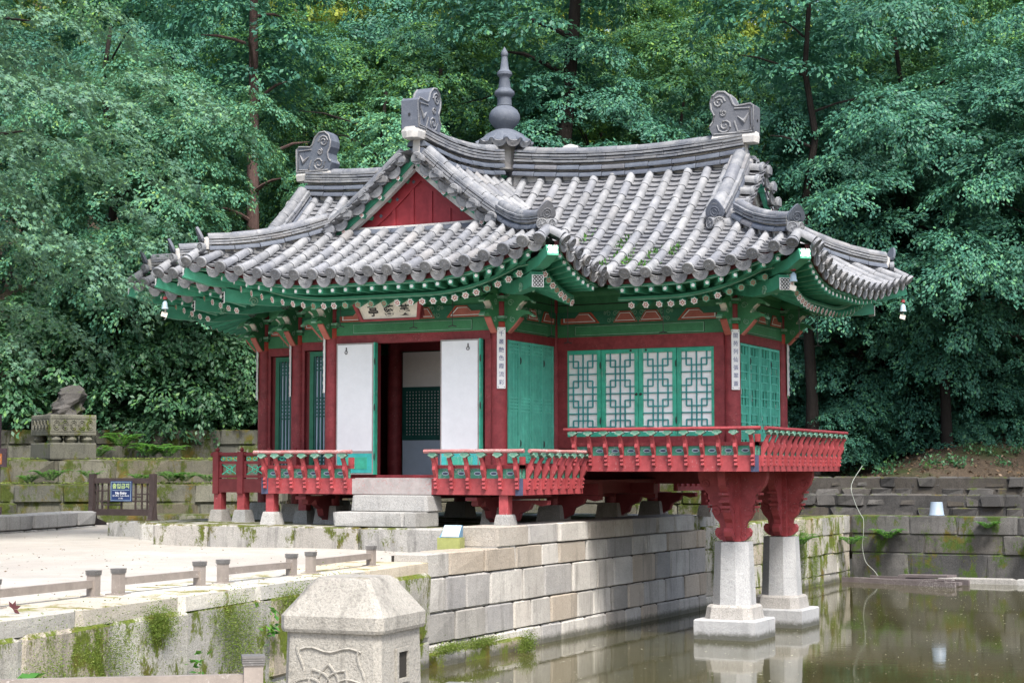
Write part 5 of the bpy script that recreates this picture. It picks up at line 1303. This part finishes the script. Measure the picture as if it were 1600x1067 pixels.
b = MB(); [b.box(x0, x1, -.0145, -.0125, z0, z1, G) for x0, x1, z0, z1 in ((-.222, .222, .170, .176), (-.222, .222, -.176, -.170), (-.222, -.216, -.1695, .1695), (.216, .222, -.1695, .1695), (-.19, .19, .018, .024))]; part('sign_border', b, M['lid_blue'], sg)
RT = Matrix.Rotation(math.pi/2, 4, 'X')
for txt, m, size, z, bold in (('\ucd9c\uc785\uae08\uc9c0', 'sign_green', .105, .09, .002), ('No Entry', 'sign_white', .066, -.035, .0015), ('\u51fa\u5165\u7981\u6b62  Accès interdit', 'sign_white', .036, -.085, .0), ('\u51fa\u5165\u7981\u6b62', 'sign_white', .026, -.135, 0)):
    put('sign_lettering', text_mesh(txt, M[m], size, .001, bold=bold), sg, G @ T3((0, -.0145, z)) @ RT)
# sign post at the left edge
q = at(-3, 30, 1.36); sgp = thing('sign_post', tuple(q), 'plum brown sign post with an orange panel at the left edge', 'sign')
F = Fr(q, RX); b = MB(); b.box(-.10, .05, -.06, .06, 0, 2.0, F); part('post', b, M['sign_purple'], sgp)
b = MB(); b.box(-.62, .19, -.10, -.061, 1.10, 1.42, F); up_ = part('board', b, M['sign_purple'], sgp)
b = MB(); b.box(-.08, .115, -.106, -.101, 1.15, 1.33, F); sub('orange_panel', b, M['orange_sign'], up_)
b = MB(); b.tube([F @ Vector((.055+.03*math.cos(t), -.109, 1.255+.03*math.sin(t))) for t in np.linspace(0, 6.28, 12)], .008, 5); b.box(.02, .095, -.112, -.107, 1.185, 1.197, F); sub('panel_mark', b, M['cream'], up_)
b = MB(); b.box(-.62, .12, -.10, -.061, .02, .42, F); lo_ = part('board', b, M['sign_purple'], sgp)
b = MB(); b.tube([F @ Vector((.03+.04*math.cos(t), -.106, .24+.05*math.sin(t))) for t in np.linspace(-1.6, 1.6, 8)], .008, 5); sub('panel_mark', b, M['cream'], lo_)

# kerb and terraces on the left
kerb = stone_wall('stone_kerb', (-8.9, -1.6), (-10.45, 4.2), [1.2, 1.40, 1.66], .6, 'granite', 'big granite kerb with moss spots at the far left of the courtyard', 'kerb', 1.2, 2.0, jit=.03, ch=.07)
def terrace(d, x0, x1, zs, depth, label, wmin=.6, wmax=1.3):
    a0, a1 = at(x0, d), at(x1, d); return stone_wall('terrace_wall', (a0.x, a0.y), (a1.x, a1.y), zs, depth, 'terrace', label, 'retaining wall', wmin, wmax, jit=.03, proud=.03, ch=.06, core='terrace', gap=.006)
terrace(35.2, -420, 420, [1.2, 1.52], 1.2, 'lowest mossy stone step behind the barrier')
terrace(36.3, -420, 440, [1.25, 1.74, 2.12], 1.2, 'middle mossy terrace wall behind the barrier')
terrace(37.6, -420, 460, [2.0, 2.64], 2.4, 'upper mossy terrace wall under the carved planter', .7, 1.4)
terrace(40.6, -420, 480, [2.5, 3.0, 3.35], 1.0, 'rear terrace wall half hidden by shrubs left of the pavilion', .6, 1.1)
# carved stone planter
pc = at(100, 38.3, 2.64); pl = thing('stone_planter', tuple(pc), 'carved old stone planter on feet holding a rugged rock', 'planter')
F = Fr(pc, at(100, 38.3)-at(100, 37)) ; F = Fr(pc, (math.cos(R(YAW-38)), math.sin(R(YAW-38)), 0))
F = Fr(pc, (math.cos(R(YAW+36)), math.sin(R(YAW+36)), 0))
def blk(name, x, y, z0, z1, mat='old_stone'):
    b = MB(); b.rings([[F @ Vector((sx*x*k, sy*y*k, z)) for sx, sy in ((-1, -1), (1, -1), (1, 1), (-1, 1))] for z, k in ((z0, .985), (z0+.03, 1), (z1-.03, 1), (z1, .98))]); return part(name, b, M[mat], pl)
blk('base_slab', .52, .58, 0, .36); bas = blk('basin', .52, .56, .52, .97)
for sx in (-1, 0, 1):
    for sy in (-1, 1):
        b = MB(); b.lathe([(.11, .355), (.15, .43), (.12, .525)], tuple(F @ Vector((sx*.36, sy*.4, 0))), 10); part('foot', b, M['old_stone'], pl, True)
rb = MB()
for face in range(4):
    T = F @ Matrix.Rotation(face*math.pi/2, 4, 'Z')
    off = .565 if face % 2 == 0 else .525
    for k in range(-2, 3):
        for rr in (.045, .075): rb.tube([T @ Vector((k*.19+rr*math.cos(t), -off, .745+rr*1.4*math.sin(t))) for t in np.linspace(0, 5.6, 10)], .012, 4, False)
    rb.box(-.5, .5, -off-.004, -off+.01, .60, .62, T); rb.box(-.5, .5, -off-.004, -off+.01, .88, .90, T)
sub('carved_relief', rb, M['old_stone'], bas)
rk = MB(); rings = []
for i in range(9):
    z = .93+i*.085; rr = (.34, .33, .34, .30, .33, .30, .31, .25, .1)[i]
    rings.append([F @ Vector((rr*(1+.22*math.sin(3*a+i*1.7)+random.uniform(-.12, .12))*math.cos(a)+.03*i, rr*(1+.2*math.sin(4*a-i)+random.uniform(-.12, .12))*math.sin(a), z+random.uniform(-.03, .03))) for a in [2*math.pi*j/14 for j in range(14)]])
rk.rings(rings); part('rugged_rock', rk, M['field_stone'], pl)
# bucket, hose and raft at the far right
bk = thing('bucket', (2.5, 15.32, 1.46), 'upturned grey blue bucket standing on the far pond wall', 'bucket')
b = MB(); b.lathe([(.155, 0), (.16, .02), (.15, .03), (.125, .27), (.12, .285), (.02, .28)], (2.5, 15.32, 1.462), 20); part('bucket_body', b, M['bucket'], bk, True)
b = MB(); b.tube([(2.5+.16*math.cos(t), 15.32+.16*math.sin(t), 1.476) for t in np.linspace(0, 6.283, 21)], .008, 5); part('rim', b, M['bucket'], bk)
def smooth(pts, n=5):
    P = [Vector(p) for p in pts]; P = [P[0]]+P+[P[-1]]; out = []
    for i in range(1, len(P)-2):
        for k in range(n):
            t = k/n; a, b_, c, d = P[i-1:i+3]; out.append(.5*((2*b_)+(c-a)*t+(2*a-5*b_+4*c-d)*t*t+(3*b_-a-3*c+d)*t**3))
    return out+[P[-1]]
b = MB(); b.tube(smooth([(.78, 15.9, 2.5), (.77, 15.05, 2.1), (.86, 14.95, 1.75), (.98, 14.93, 1.5), (1.07, 14.85, 1.38), (1.08, 14.8, 1.1), (1.05, 14.82, .8), (1.12, 14.8, .5), (1.3, 14.75, .33), (1.4, 14.7, .22)]), .0075, 6)
tag(put('hose', b.mesh('hose', M['hose'], True)), 'pale hose hanging over the pond wall down to the raft', 'hose')
rf = thing('wooden_raft', (2.2, 14.2, .1), 'weathered grey wooden raft floating in the far pond corner', 'raft')
P0, P1 = Vector((.85, 14.62, .1)), Vector((3.35, 13.85, .1)); u = (P1-P0).normalized(); L = (P1-P0).length; F = Fr(P0, u)
for i in range(5):
    b = MB(); b.box(.05, L-.25*(i % 2)-.1, -.30+i*.14, -.17+i*.14, .02, .06+.01*(i % 3), F @ Matrix.Rotation(.02*(i-2), 4, 'Y')); part('raft_plank', b, M['raft'], rf)
b = MB(); b.box(0, L, -.36, -.31, -.02, .10, F); part('raft_side', b, M['raft'], rf)
b = MB(); b.box(.2, L*.95, .42, .47, -.02, .11, F); part('raft_side', b, M['raft'], rf)
b = MB(); b.box(L*.42, L*.85, .05, .42, .09, .14, F @ Matrix.Rotation(-.03, 4, 'Y')); part('raft_board', b, M['raft'], rf)
# red leaf caught on the bank edge
b = MB(); q = Vector((1.55, -11.2, 1.36))
for a in (-.5, .3, 1.2, 2.2): b.prism([(0, 0), (.015, .03), (0, .065), (-.015, .03)], Fr(q, RX) @ Matrix.Rotation(a, 4, 'Y'), -.002, .002)
tag(put('fallen_leaf', b.mesh('fallen_leaf', M['leaf_red'])), 'dark red leaf lying on the bank edge at far left', 'leaf')

# ================================================================== PLANTS
def unit(v): return v/np.maximum(1e-9, np.linalg.norm(v, axis=-1, keepdims=True))
def leaf_quads(P, D, N, L, Wd):
    """leaf rhombi: base P, direction D, normal N (n,3), length, width"""
    S = unit(np.cross(N, D)); L = np.asarray(L)[:, None]; Wd = np.asarray(Wd)[:, None]
    return np.stack([P, P+D*L*.5+S*Wd*.5+N*L*.06, P+D*L, P+D*L*.5-S*Wd*.5+N*L*.06], 1)
def pad_leaves(g, c, Rr, nl, ll, tilt, star=False, droop=.35, az=None):
    tw = 9; per = max(3, nl//tw); out = []
    az0 = g.uniform(0, 6.28) if az is None else az
    n = tw*per
    ta = az0+np.repeat(np.linspace(0, 2*np.pi, tw, endpoint=False)+g.normal(0, .15, tw), per)
    tl = np.repeat(Rr*g.uniform(.55, 1.1, tw), per); t = np.sqrt(g.uniform(.02, 1, n))
    rad = tl*t; lat = g.normal(0, .13, n)*tl*(1.15-.6*t)
    P = np.stack([np.cos(ta)*rad-np.sin(ta)*lat, np.sin(ta)*rad+np.cos(ta)*lat, -droop*Rr*(rad/Rr)**2+g.normal(0, .03*Rr+.008, n)], 1)
    d = np.stack([np.cos(ta), np.sin(ta), -.25-.5*t], 1)+g.normal(0, .45, (n, 3)); D = unit(d)
    N0 = unit(np.stack([g.normal(0, .3, n), g.normal(0, .3, n), np.ones(n)], 1)); N = unit(N0-D*np.sum(N0*D, 1, keepdims=True))
    ct, st_ = math.cos(tilt[1]), math.sin(tilt[1]); ax = np.array([math.cos(tilt[0]), math.sin(tilt[0]), 0.])
    def rot(v): return v*ct+np.cross(ax, v)*st_+ax*(v@ax)[:, None]*(1-ct)
    P, D, N = rot(P)+c, rot(D), rot(N); L = ll*g.uniform(.7, 1.25, n)
    if not star: return leaf_quads(P, D, N, L, L*.55)
    S = np.cross(N, D); qs = []
    for a, k in ((0, 1.), (.85, .85), (-.85, .85)): qs.append(leaf_quads(P, D*math.cos(a)+S*math.sin(a), N, L*k*.6, L*k*.26))
    return np.concatenate(qs)
def crown_mesh(name, seed, mat, rx, rz, zc, pads, padR, nl, ll, shell=.55, star=False, flat=1.0, low=-.9, squash=1.0):
    g = np.random.default_rng(seed); Q = []
    for i in range(pads):
        v = unit(g.normal(size=3)); v[2] = max(v[2], low); k = shell+(1-shell)*g.uniform()**.6
        bump = 1+.18*math.sin(3*math.atan2(v[1], v[0])+seed)+.15*math.sin(5*v[2]*2+seed)
        c = np.array([v[0]*rx*k*bump, v[1]*rx*k*bump*squash, zc+v[2]*rz*k]); Rr = g.uniform(*padR)
        az = math.atan2(v[1], v[0]); Q.append(pad_leaves(g, c, Rr, int(nl*(Rr/padR[1])**1.5), ll, (az+math.pi/2, g.uniform(.22, .75)*flat), star))
    return quads(name, np.concatenate(Q), M[mat])
def trunk_mesh(seed, h, r, mat, limbs=7, lean=.05, crown_r=2.5, z_l=.35, jt=1.):
    rs = random.Random(seed); b = MB(); n = 9; P = []
    for i in range(n): t = i/(n-1); P.append((lean*h*t+jt*rs.uniform(-.07, .07)*h*.3*t, jt*rs.uniform(-.06, .06)*h*.4*t, h*t-.3*(i == 0)))
    b.tube(P, [r*(1.25 if i == 0 else 1)*(1-.72*i/(n-1)) for i in range(n)], 9)
    for k in range(limbs):
        t = z_l+(.95-z_l)*k/limbs; i = int(t*(n-1)); p = Vector(P[i]).lerp(Vector(P[min(n-1, i+1)]), t*(n-1)-i); a = rs.uniform(0, 6.28); l = crown_r*rs.uniform(.55, .95)
        d = Vector((math.cos(a), math.sin(a), rs.uniform(.25, .7)))
        b.tube([p, p+d*l*.35+Vector((0, 0, .05)), p+d*l*.7+Vector((0, 0, .02)), p+Vector((d.x, d.y, d.z*.8))*l], [r*.38*(1-t*.5), r*.27*(1-t*.5), r*.16, r*.05], 6)
    return b.mesh('trunk', M[mat], True)
def plant(name, p, crown, trunk, label, cat='tree', group=None, rz=0, s=1.0, sz=None, crown_name='crown'):
    o = bpy.data.objects.new(name, None); COL.objects.link(o); o.matrix_basis = T3(p) @ Matrix.Rotation(rz, 4, 'Z') @ S3(s, s, sz or s); o.empty_display_size = .2
    tag(o, label, cat, group)
    if trunk: k = bpy.data.objects.new('trunk', trunk); COL.objects.link(k); k.parent = o
    k = bpy.data.objects.new(crown_name, crown); COL.objects.link(k); k.parent = o
    return o
# forest crowns: a few shapes shared by many trees
CR = [crown_mesh('crown', 11, 'leaf_far', 3.3, 4.2, 7.6, 72, (.8, 1.5), 1150, .105),
      crown_mesh('crown', 12, 'leaf_blue', 3.6, 3.9, 7.2, 76, (.85, 1.6), 1200, .105),
      crown_mesh('crown', 13, 'leaf_far', 3.0, 4.8, 8.0, 72, (.8, 1.4), 1080, .105),
      crown_mesh('crown', 14, 'leaf_blue', 3.8, 4.0, 6.2, 80, (.9, 1.7), 1280, .105)]
CSUN = crown_mesh('crown', 17, 'leaf_sun', 3.6, 4.2, 7.4, 100, (1., 1.8), 380, .17)
CLOW = crown_mesh('crown', 16, 'leaf_blue', 3.9, 3.6, 4.0, 115, (.85, 1.6), 1300, .10)
CL = crown_mesh('crown', 15, 'leaf_light', 2.5, 3.1, 5.6, 80, (.7, 1.3), 1050, .088)
TR = [trunk_mesh(21, 8.8, .15, 'bark_dark', 8, .03), trunk_mesh(22, 8.5, .12, 'bark_dark', 9, -.09), trunk_mesh(23, 9.2, .16, 'bark_dark', 8, .12)]
FL = {520: 'forest tree rising behind the left ridge ornament', 700: 'forest tree between the front gable ornament and the finial', 900: 'forest tree standing right of the finial above the ridge', 1080: 'forest tree just left of the right ridge ornament', 1250: 'forest tree just right of the right ridge ornament'}
def forest(px, dep, k, s=1.0, dz=0., rz=None, label='layered forest tree on the shaded hillside behind the pavilion', group='forest trees on the hillside', sz=None):
    p = at(px, dep); p.z = ground_z(p.x, p.y)-.2+dz; random.seed(int(px*7+dep))
    return plant('forest_tree', p, (CLOW if k == 4 else CSUN if k == 5 else CR[k % 4]), TR[k % 3], label, 'tree', group, random.uniform(0, 6.28) if rz is None else rz, s, sz)
rows = [(47.5, [(520, 0), (700, 2), (900, 1), (1080, 0), (1250, 3)], .95), (52, [(240, 1), (420, 0), (610, 3), (800, 0), (985, 2), (1180, 1), (1390, 0), (1580, 2), (1740, 3)], 1.05),
        (60, [(120, 2), (300, 1), (500, 2), (720, 1), (930, 0), (1130, 2), (1340, 1), (1530, 0), (1700, 1)], 1.2), (72, [(40, 5), (240, 3), (460, 5), (680, 0), (880, 5), (1090, 5), (1290, 0), (1500, 5), (1690, 1)], 1.4), (88, [(100, 5), (400, 5), (700, 5), (1000, 5), (1300, 5), (1600, 5)], 1.6)]
for dep, lst, s in rows:
    for px, k in lst: forest(px+random.uniform(-25, 25), dep+random.uniform(-2, 2), k, s*random.uniform(.92, 1.1), label=(FL if dep < 50 else {}).get(px, 'layered forest tree on the shaded hillside behind the pavilion'))
for px, dep, k in ((-60, 46, 1), (-230, 47, 0), (-420, 50, 3), (-150, 56, 2), (-330, 58, 1), (-60, 66, 0), (-280, 70, 3), (-520, 62, 2), (1830, 46, 3), (1990, 49, 1), (2160, 52, 0), (1880, 58, 2), (2070, 62, 3), (1800, 70, 0), (1980, 74, 1), (2250, 66, 2)):
    forest(px, dep, k, 1.1*random.uniform(.92, 1.1))
# the big right-hand maples, reaching low over the water
for px, dep, k, s, lab in ((1330, 44.5, 1, .92, 'bluish layered maple just right of the eave corner'), (1480, 43, 3, 1.0, 'wide bluish maple spreading low over the earth slope at right'), (1640, 42.5, 1, 1.05, 'bluish maple at the right edge of the view'), (1420, 48, 3, 1.25, 'tall bluish maple behind the low right-hand maples'), (1265, 46.5, 4, .8, 'low dark maple behind the railing corner'), (1390, 45.5, 4, .85, 'low spreading maple right of the eave corner'), (1530, 46, 4, .9, 'low dark maple above the earth slope at right')):
    forest(px, dep, k, s, -.3, None, lab, 'maples at the right')
# left maple with star leaves hanging over the courtyard
LM = crown_mesh('crown', 31, 'leaf_maple', 4.3, 4.6, 5.9, 150, (.8, 1.5), 680, .12, .55, True, 1.1, -.95)
p = at(-222, 26.5); plant('maple_tree', (p.x, p.y, 1.7), LM, trunk_mesh(33, 9, .22, 'bark_dark', 10, .04, 4), 'big pale green maple with star-shaped leaves hanging in from the left', 'tree')
p = at(255, 40.5); plant('maple_tree', (p.x, p.y, 3.2), CL, None, 'light green maple with layered sprays beside the left roof corner', 'tree', None, .4, 1.05)
p = at(590, 42.5); plant('maple_tree', (p.x, p.y, 3.4), CL, TR[0], 'light green maple behind the front gable ornament', 'tree', None, 2.2, .95)
p = at(180, 41.5); plant('maple_tree', (p.x, p.y, 3.0), CL, TR[0], 'light green maple behind the carved planter', 'tree', None, 4.2, 1.15)
# reddish conifer trunk left of the roof, dark leaning trunk behind the finial
RC = crown_mesh('crown', 41, 'leaf_blue', 2.3, 3.0, 12.0, 70, (.7, 1.2), 220, .15)
p = at(392, 43.5); plant('conifer_tree', (p.x, p.y, 2.6), RC, trunk_mesh(42, 15, .23, 'bark_red', 12, .0, 1.6, .35, .15), 'tall conifer with a reddish brown bare trunk left of the roof', 'tree')
p = at(846, 45.0); plant('leaning_tree', (p.x, p.y, 2.6), RC, trunk_mesh(43, 15, .36, 'bark_dark', 5, .075, 2, .6, .4), 'dark thick leaning trunk behind the right ridge', 'tree', None, R(YAW), 1.0)
p = at(1268, 43.0); plant('young_tree', (p.x, p.y, 2.6), RC, trunk_mesh(44, 13, .16, 'bark_dark', 5, .0, 2, .6), 'thin dark trunk behind the right ridge ornament', 'tree')
# shrubs
def shrub_mesh(seed, mat, r, h, pads, ll, nl=330): return crown_mesh('foliage', seed, mat, r, h*.55, h*.48, pads, (.35, .7), nl, ll, .5, False, 1.2, -.75)
SH = [shrub_mesh(51, 'leaf_bush', 1.3, 2.9, 90, .088), shrub_mesh(52, 'leaf_bush', 1.5, 2.4, 90, .088), shrub_mesh(53, 'leaf_blue', 1.4, 1.9, 80, .085)]
for px, dep, z, k, s, lab in ((175, 41.8, 2.9, 0, 1.15, 'dark shrub right of the planter'), (250, 41.6, 3.0, 1, 1.3, 'broad glossy shrub between planter and pavilion'), (330, 41.8, 3.1, 0, 1.25, 'tall glossy shrub beside the left eave'), (405, 42.2, 3.1, 1, 1.2, 'glossy shrub half behind the left wing'), (300, 43.5, 3.4, 0, 1.5, 'high shrub behind the left terrace'), (215, 43.6, 3.4, 1, 1.5, 'high shrub above the carved planter'), (120, 43.2, 3.2, 0, 1.5, 'dark shrub behind the planter rock'), (40, 42, 3.1, 1, 1.5, 'dark shrub behind the left sign post'), (470, 43, 3.3, 0, 1.2, 'shrub hidden behind the left wing columns'),
                              (1470, 47, 3.6, 2, .8, 'small sunlit shrub on the earth slope at right'), (1545, 46.5, 3.4, 2, .9, 'low shrub at the right edge of the slope'), (1280, 46, 3.2, 2, 1.0, 'shaded shrub on the slope behind the railing corner'), (1360, 48, 3.6, 2, 1.1, 'shaded low shrub under the right-hand maples'), (1320, 43.5, 2.5, 2, .8, 'shrub right of the hose above the field stones'), (1410, 44.5, 2.7, 2, .75, 'shrub on the earth slope above the bucket'), (1590, 44, 2.8, 2, 1.0, 'shrub hanging over the stones at the right edge'), (1500, 43.6, 2.6, 2, .6, 'small shrub right of the bucket on the slope')):
    p = at(px, dep, z); plant('shrub', p, SH[k], None, lab, 'shrub', 'shrubs on the slopes', px*.37, s, None, 'foliage')
# ferns on the terraces and walls
def fern_mesh(seed):
    g = np.random.default_rng(seed); Q = []
    for k in range(13):
        a = k*.49+g.uniform(-.2, .2); L = g.uniform(.28, .45); m = 15
        for t in np.linspace(.12, 1, m):
            c = np.array([math.cos(a)*L*t, math.sin(a)*L*t, L*(1.5*t-1.0*t*t)]); d = np.array([math.cos(a), math.sin(a), 1.5-2.*t]); w_ = .10*math.sin(math.pi*min(1, t*.85+.12))+.012
            for s in (-1, 1):
                D = unit(np.array([[-math.sin(a)*s+.4*math.cos(a), math.cos(a)*s+.4*math.sin(a), -.15]])); N = unit(np.array([[.1*g.normal(), .1*g.normal(), 1.]]))
                Q.append(leaf_quads(c[None], D, N, [w_], [.042]))
    return quads('fronds', np.concatenate(Q), M['leaf_fern'])
FM = [fern_mesh(61), fern_mesh(62), fern_mesh(63)]
for i, (px, dep, z, s, lab) in enumerate(((80, 36.7, 2.15, 1.1, 'fern on the middle terrace left of the barrier'), (48, 36.7, 2.12, .8, 'small fern at the left end of the terrace'), (143, 37.2, 2.2, .8, 'fern behind the left barrier post'), (222, 36.8, 2.14, .8, 'fern behind the barrier sign'), (270, 36.7, 2.14, 1.0, 'fern on the terrace right of the barrier'), (290, 36.8, 2.14, .9, 'second fern on the terrace right of the barrier'), (326, 36.9, 2.14, .8, 'fern beside the left railing'), (153, 38.9, 2.66, 1.2, 'fern at the foot of the planter'), (235, 39.0, 2.66, 1.4, 'bright fern on the upper terrace'), (262, 39.0, 2.66, 1.3, 'bright fern spreading on the upper terrace'), (190, 39.9, 2.9, 1.5, 'large dark fern drooping over the rear terrace'),
                                          (1258, 44.2, .95, 1.0, 'fern growing from the green mossy bank wall'), (1310, 44.7, 1.0, .8, 'fern at the corner of the pond walls'), (1262, 47.0, 2.0, .9, 'small fern between the field stones'))):
    p = at(px, dep, z)
    if 'mossy bank' in lab: p = Vector((.82, 11.2, .95))
    if 'corner of the pond' in lab: p = Vector((.95, 14.3, .85))
    if 'field stones' in lab: p = Vector((-1.0, 17.05, 2.0))
    plant('fern', p, FM[i % 3], None, lab, 'fern', None, i*1.1, s, None, 'fronds')
for i, (x, y, z, s, lab) in enumerate(((1.55, 15.0, .95, 1.0, 'fern hanging on the far wall behind the raft'), (4.7, 15.0, .82, 1.1, 'fern hanging on the far wall right of the bucket'), (5.5, 15.0, .8, .8, 'small fern low on the far wall'), (3.6, 15.02, 1.2, .7, 'weed sprouting high on the far wall'))):
    plant('fern', (x, y, z), FM[i % 3], None, lab, 'fern', None, i*2.1, s, None, 'fronds')
# moss cushions, grass and small plants on the banks (uncountable)
def scatter_blades(name, spots, n, l, mat, out=(.95, .2), up=.6, wide=.25):
    g = np.random.default_rng(len(spots)*13+n); P = []; 
    for (x, y, z, sx, sz) in spots: P.append(np.stack([g.normal(x, .03, n), g.normal(y, sx, n), g.normal(z, sz, n)], 1))
    P = np.concatenate(P); m = len(P); D = unit(np.stack([np.full(m, out[0]), np.full(m, out[1]), np.full(m, up)], 1)+g.normal(0, .5, (m, 3))); N = unit(g.normal(size=(m, 3)))
    N = unit(N-D*np.sum(N*D, 1, keepdims=True)); L = l*g.uniform(.5, 1.4, m)
    o = put(name, quads(name, leaf_quads(P, D, N, L, L*wide), M[mat]), kind='stuff'); return o
def nx(y): return .80+(-3.35-y)*.1394
def wx(y): return nx(y)+.01
sp_ = [(wx(y), y, z, sx, sz) for y, z, sx, sz in ((-8.3, 1.05, .22, .12), (-8.2, .75, .2, .14), (-7.0, 1.12, .25, .08), (-6.2, .9, .3, .18), (-6.0, 1.15, .25, .08), (-5.6, .7, .25, .15), (-10.4, .95, .25, .15), (-9.6, 1.12, .12, .08), (-5.0, .55, .2, .15), (-11.2, .8, .25, .2), (-4.4, .4, .15, .15))]
scatter_blades('bank_moss', sp_, 5000, .013, 'grass', (.95, .1), .5, .6)
scatter_blades('bank_moss', [(.74, y, z, .12, .3) for y, z in ((8.3, .8), (9.4, .9), (10.6, .7), (11.6, .9), (12.4, .6))]+[(.86, -3.0, .3, .2, .03), (.86, -2.2, .3, .25, .03), (1.02, -1.25, .2, .12, .07), (.76, 6.6, .9, .06, .25)], 3000, .016, 'grass', (.9, 0), .4, .6)
scatter_blades('bank_grass', [(wx(y)+.01, y, z, .16, .10) for y, z in ((-5.9, .85), (-5.5, .75), (-6.6, .8), (-5.2, .55), (-4.8, .5), (-6.1, .55))], 90, .22, 'grass', (.7, -.1), -.1, .05)
for i, (y, z, s, lab) in enumerate(((-7.62, 1.0, .55, 'small leafy weed high on the left bank wall'), (-11.6, .75, .8, 'leafy weed at the bottom left of the bank wall'), (-6.9, .75, .6, 'small weed in the middle of the bank wall'), (-6.0, .45, .8, 'leafy weed low on the bank wall by the stone post'), (-9.0, .72, .45, 'tiny weed between the bank stones'), (-4.75, .85, .7, 'weed behind the stone post'))):
    g = np.random.default_rng(90+i); n = 26; P = np.stack([np.full(n, wx(y)+.02), y+g.normal(0, .09, n), z+g.normal(0, .09, n)], 1); D = unit(np.stack([g.uniform(.3, 1, n), g.normal(0, .6, n), g.normal(-.1, .4, n)], 1)); N = unit(np.stack([g.normal(.4, .3, n), g.normal(0, .3, n), np.ones(n)], 1)); N = unit(N-D*np.sum(N*D, 1, keepdims=True)); L = g.uniform(.05, .12, n)*s/.6
    o = put('weed', quads('weed', leaf_quads(P, D, N, L, L*.6), M['leaf_fern'])); tag(o, lab, 'weed')
# floating pollen and specks on the pond
g = np.random.default_rng(77); n = 3200; P = np.stack([g.uniform(1.0, 16, n), g.uniform(-9, 14, n), np.full(n, .104)], 1); a = g.uniform(0, 6.28, n)
D = np.stack([np.cos(a), np.sin(a), np.zeros(n)], 1); N = np.tile([0, 0, 1.], (n, 1)); L = g.uniform(.01, .03, n)*np.where(g.uniform(size=n) < .06, 2.2, 1.); V4 = leaf_quads(P, D, N, L, L*.6); V4[:, :, 2] = .104
put('pond_specks', quads('pond_specks', V4, M['speck']), kind='stuff')
# leaf litter on the terraces and slope edge
g = np.random.default_rng(78); n = 2600; Q = []
for (x0, x1, d0, d1, z) in ((-20, 430, 37.7, 39.6, 2.66), (-20, 430, 36.5, 37.4, 2.13)):
    m = n//2; pts = [at(g.uniform(x0, x1), g.uniform(d0, d1), z) for _ in range(m)]; P = np.array([tuple(p) for p in pts]); a = g.uniform(0, 6.28, m); D = np.stack([np.cos(a), np.sin(a), g.uniform(-.1, .5, m)], 1); N = unit(np.stack([g.normal(0, .4, m), g.normal(0, .4, m), np.ones(m)], 1)); N = unit(N-D*np.sum(N*D, 1, keepdims=True)/np.sum(D*D, 1, keepdims=True)); L = g.uniform(.03, .09, m); Q.append(leaf_quads(P, unit(D), N, L, L*.5))
put('ground_cover', quads('ground_cover', np.concatenate(Q), M['grass']), kind='stuff')

g = np.random.default_rng(79); P = []
for _ in range(2600):
    x = g.uniform(-3, 17); y = 19.2+abs(g.normal(0, 3.2)); P.append((x, y, ground_z(x, y)+.02))
P = np.array(P); n = len(P); a = g.uniform(0, 6.28, n); D = unit(np.stack([np.cos(a), np.sin(a), g.uniform(-.1, .8, n)], 1)); N = unit(g.normal(size=(n, 3))+np.array([0, 0, 1.2])); N = unit(N-D*np.sum(N*D, 1, keepdims=True)); L = g.uniform(.04, .14, n)
put('slope_litter', quads('slope_litter', leaf_quads(P, D, N, L, L*.5), M['litter']), kind='stuff')
g = np.random.default_rng(80); Q = []
for _ in range(60):
    x = g.uniform(-2, 16); y = 19.3+abs(g.normal(0, 2.4)); z = ground_z(x, y); m = 70
    P = np.stack([g.normal(x, .16, m), g.normal(y, .16, m), z+np.abs(g.normal(0, .12, m))], 1); D = unit(g.normal(size=(m, 3))+np.array([0, 0, .5])); N = unit(g.normal(0, .4, (m, 3))+np.array([0, 0, 1.])); N = unit(N-D*np.sum(N*D, 1, keepdims=True)); L = g.uniform(.05, .12, m); Q.append(leaf_quads(P, D, N, L, L*.6))
put('undergrowth', quads('undergrowth', np.concatenate(Q), M['leaf_bush']), kind='stuff')

g = np.random.default_rng(81); P = []
while len(P) < 900:
    x = g.uniform(-9, 1.6); y = g.uniform(-11.5, 3.5)
    if x < .55+max(0, -3.35-y)*.1394: P.append((x, y, 1.345+.004*g.uniform() if y > -3.4 else 1.325))
P = np.array(P); n = len(P); a = g.uniform(0, 6.28, n); D = unit(np.stack([np.cos(a), np.sin(a), g.uniform(-.05, .5, n)], 1)); N = unit(np.stack([g.normal(0, .3, n), g.normal(0, .3, n), np.ones(n)], 1)); N = unit(N-D*np.sum(N*D, 1, keepdims=True)); L = g.uniform(.012, .04, n); P[:, 2] += .008
put('courtyard_litter', quads('courtyard_litter', leaf_quads(P, D, N, L, L*.6), M['litter']), kind='stuff')
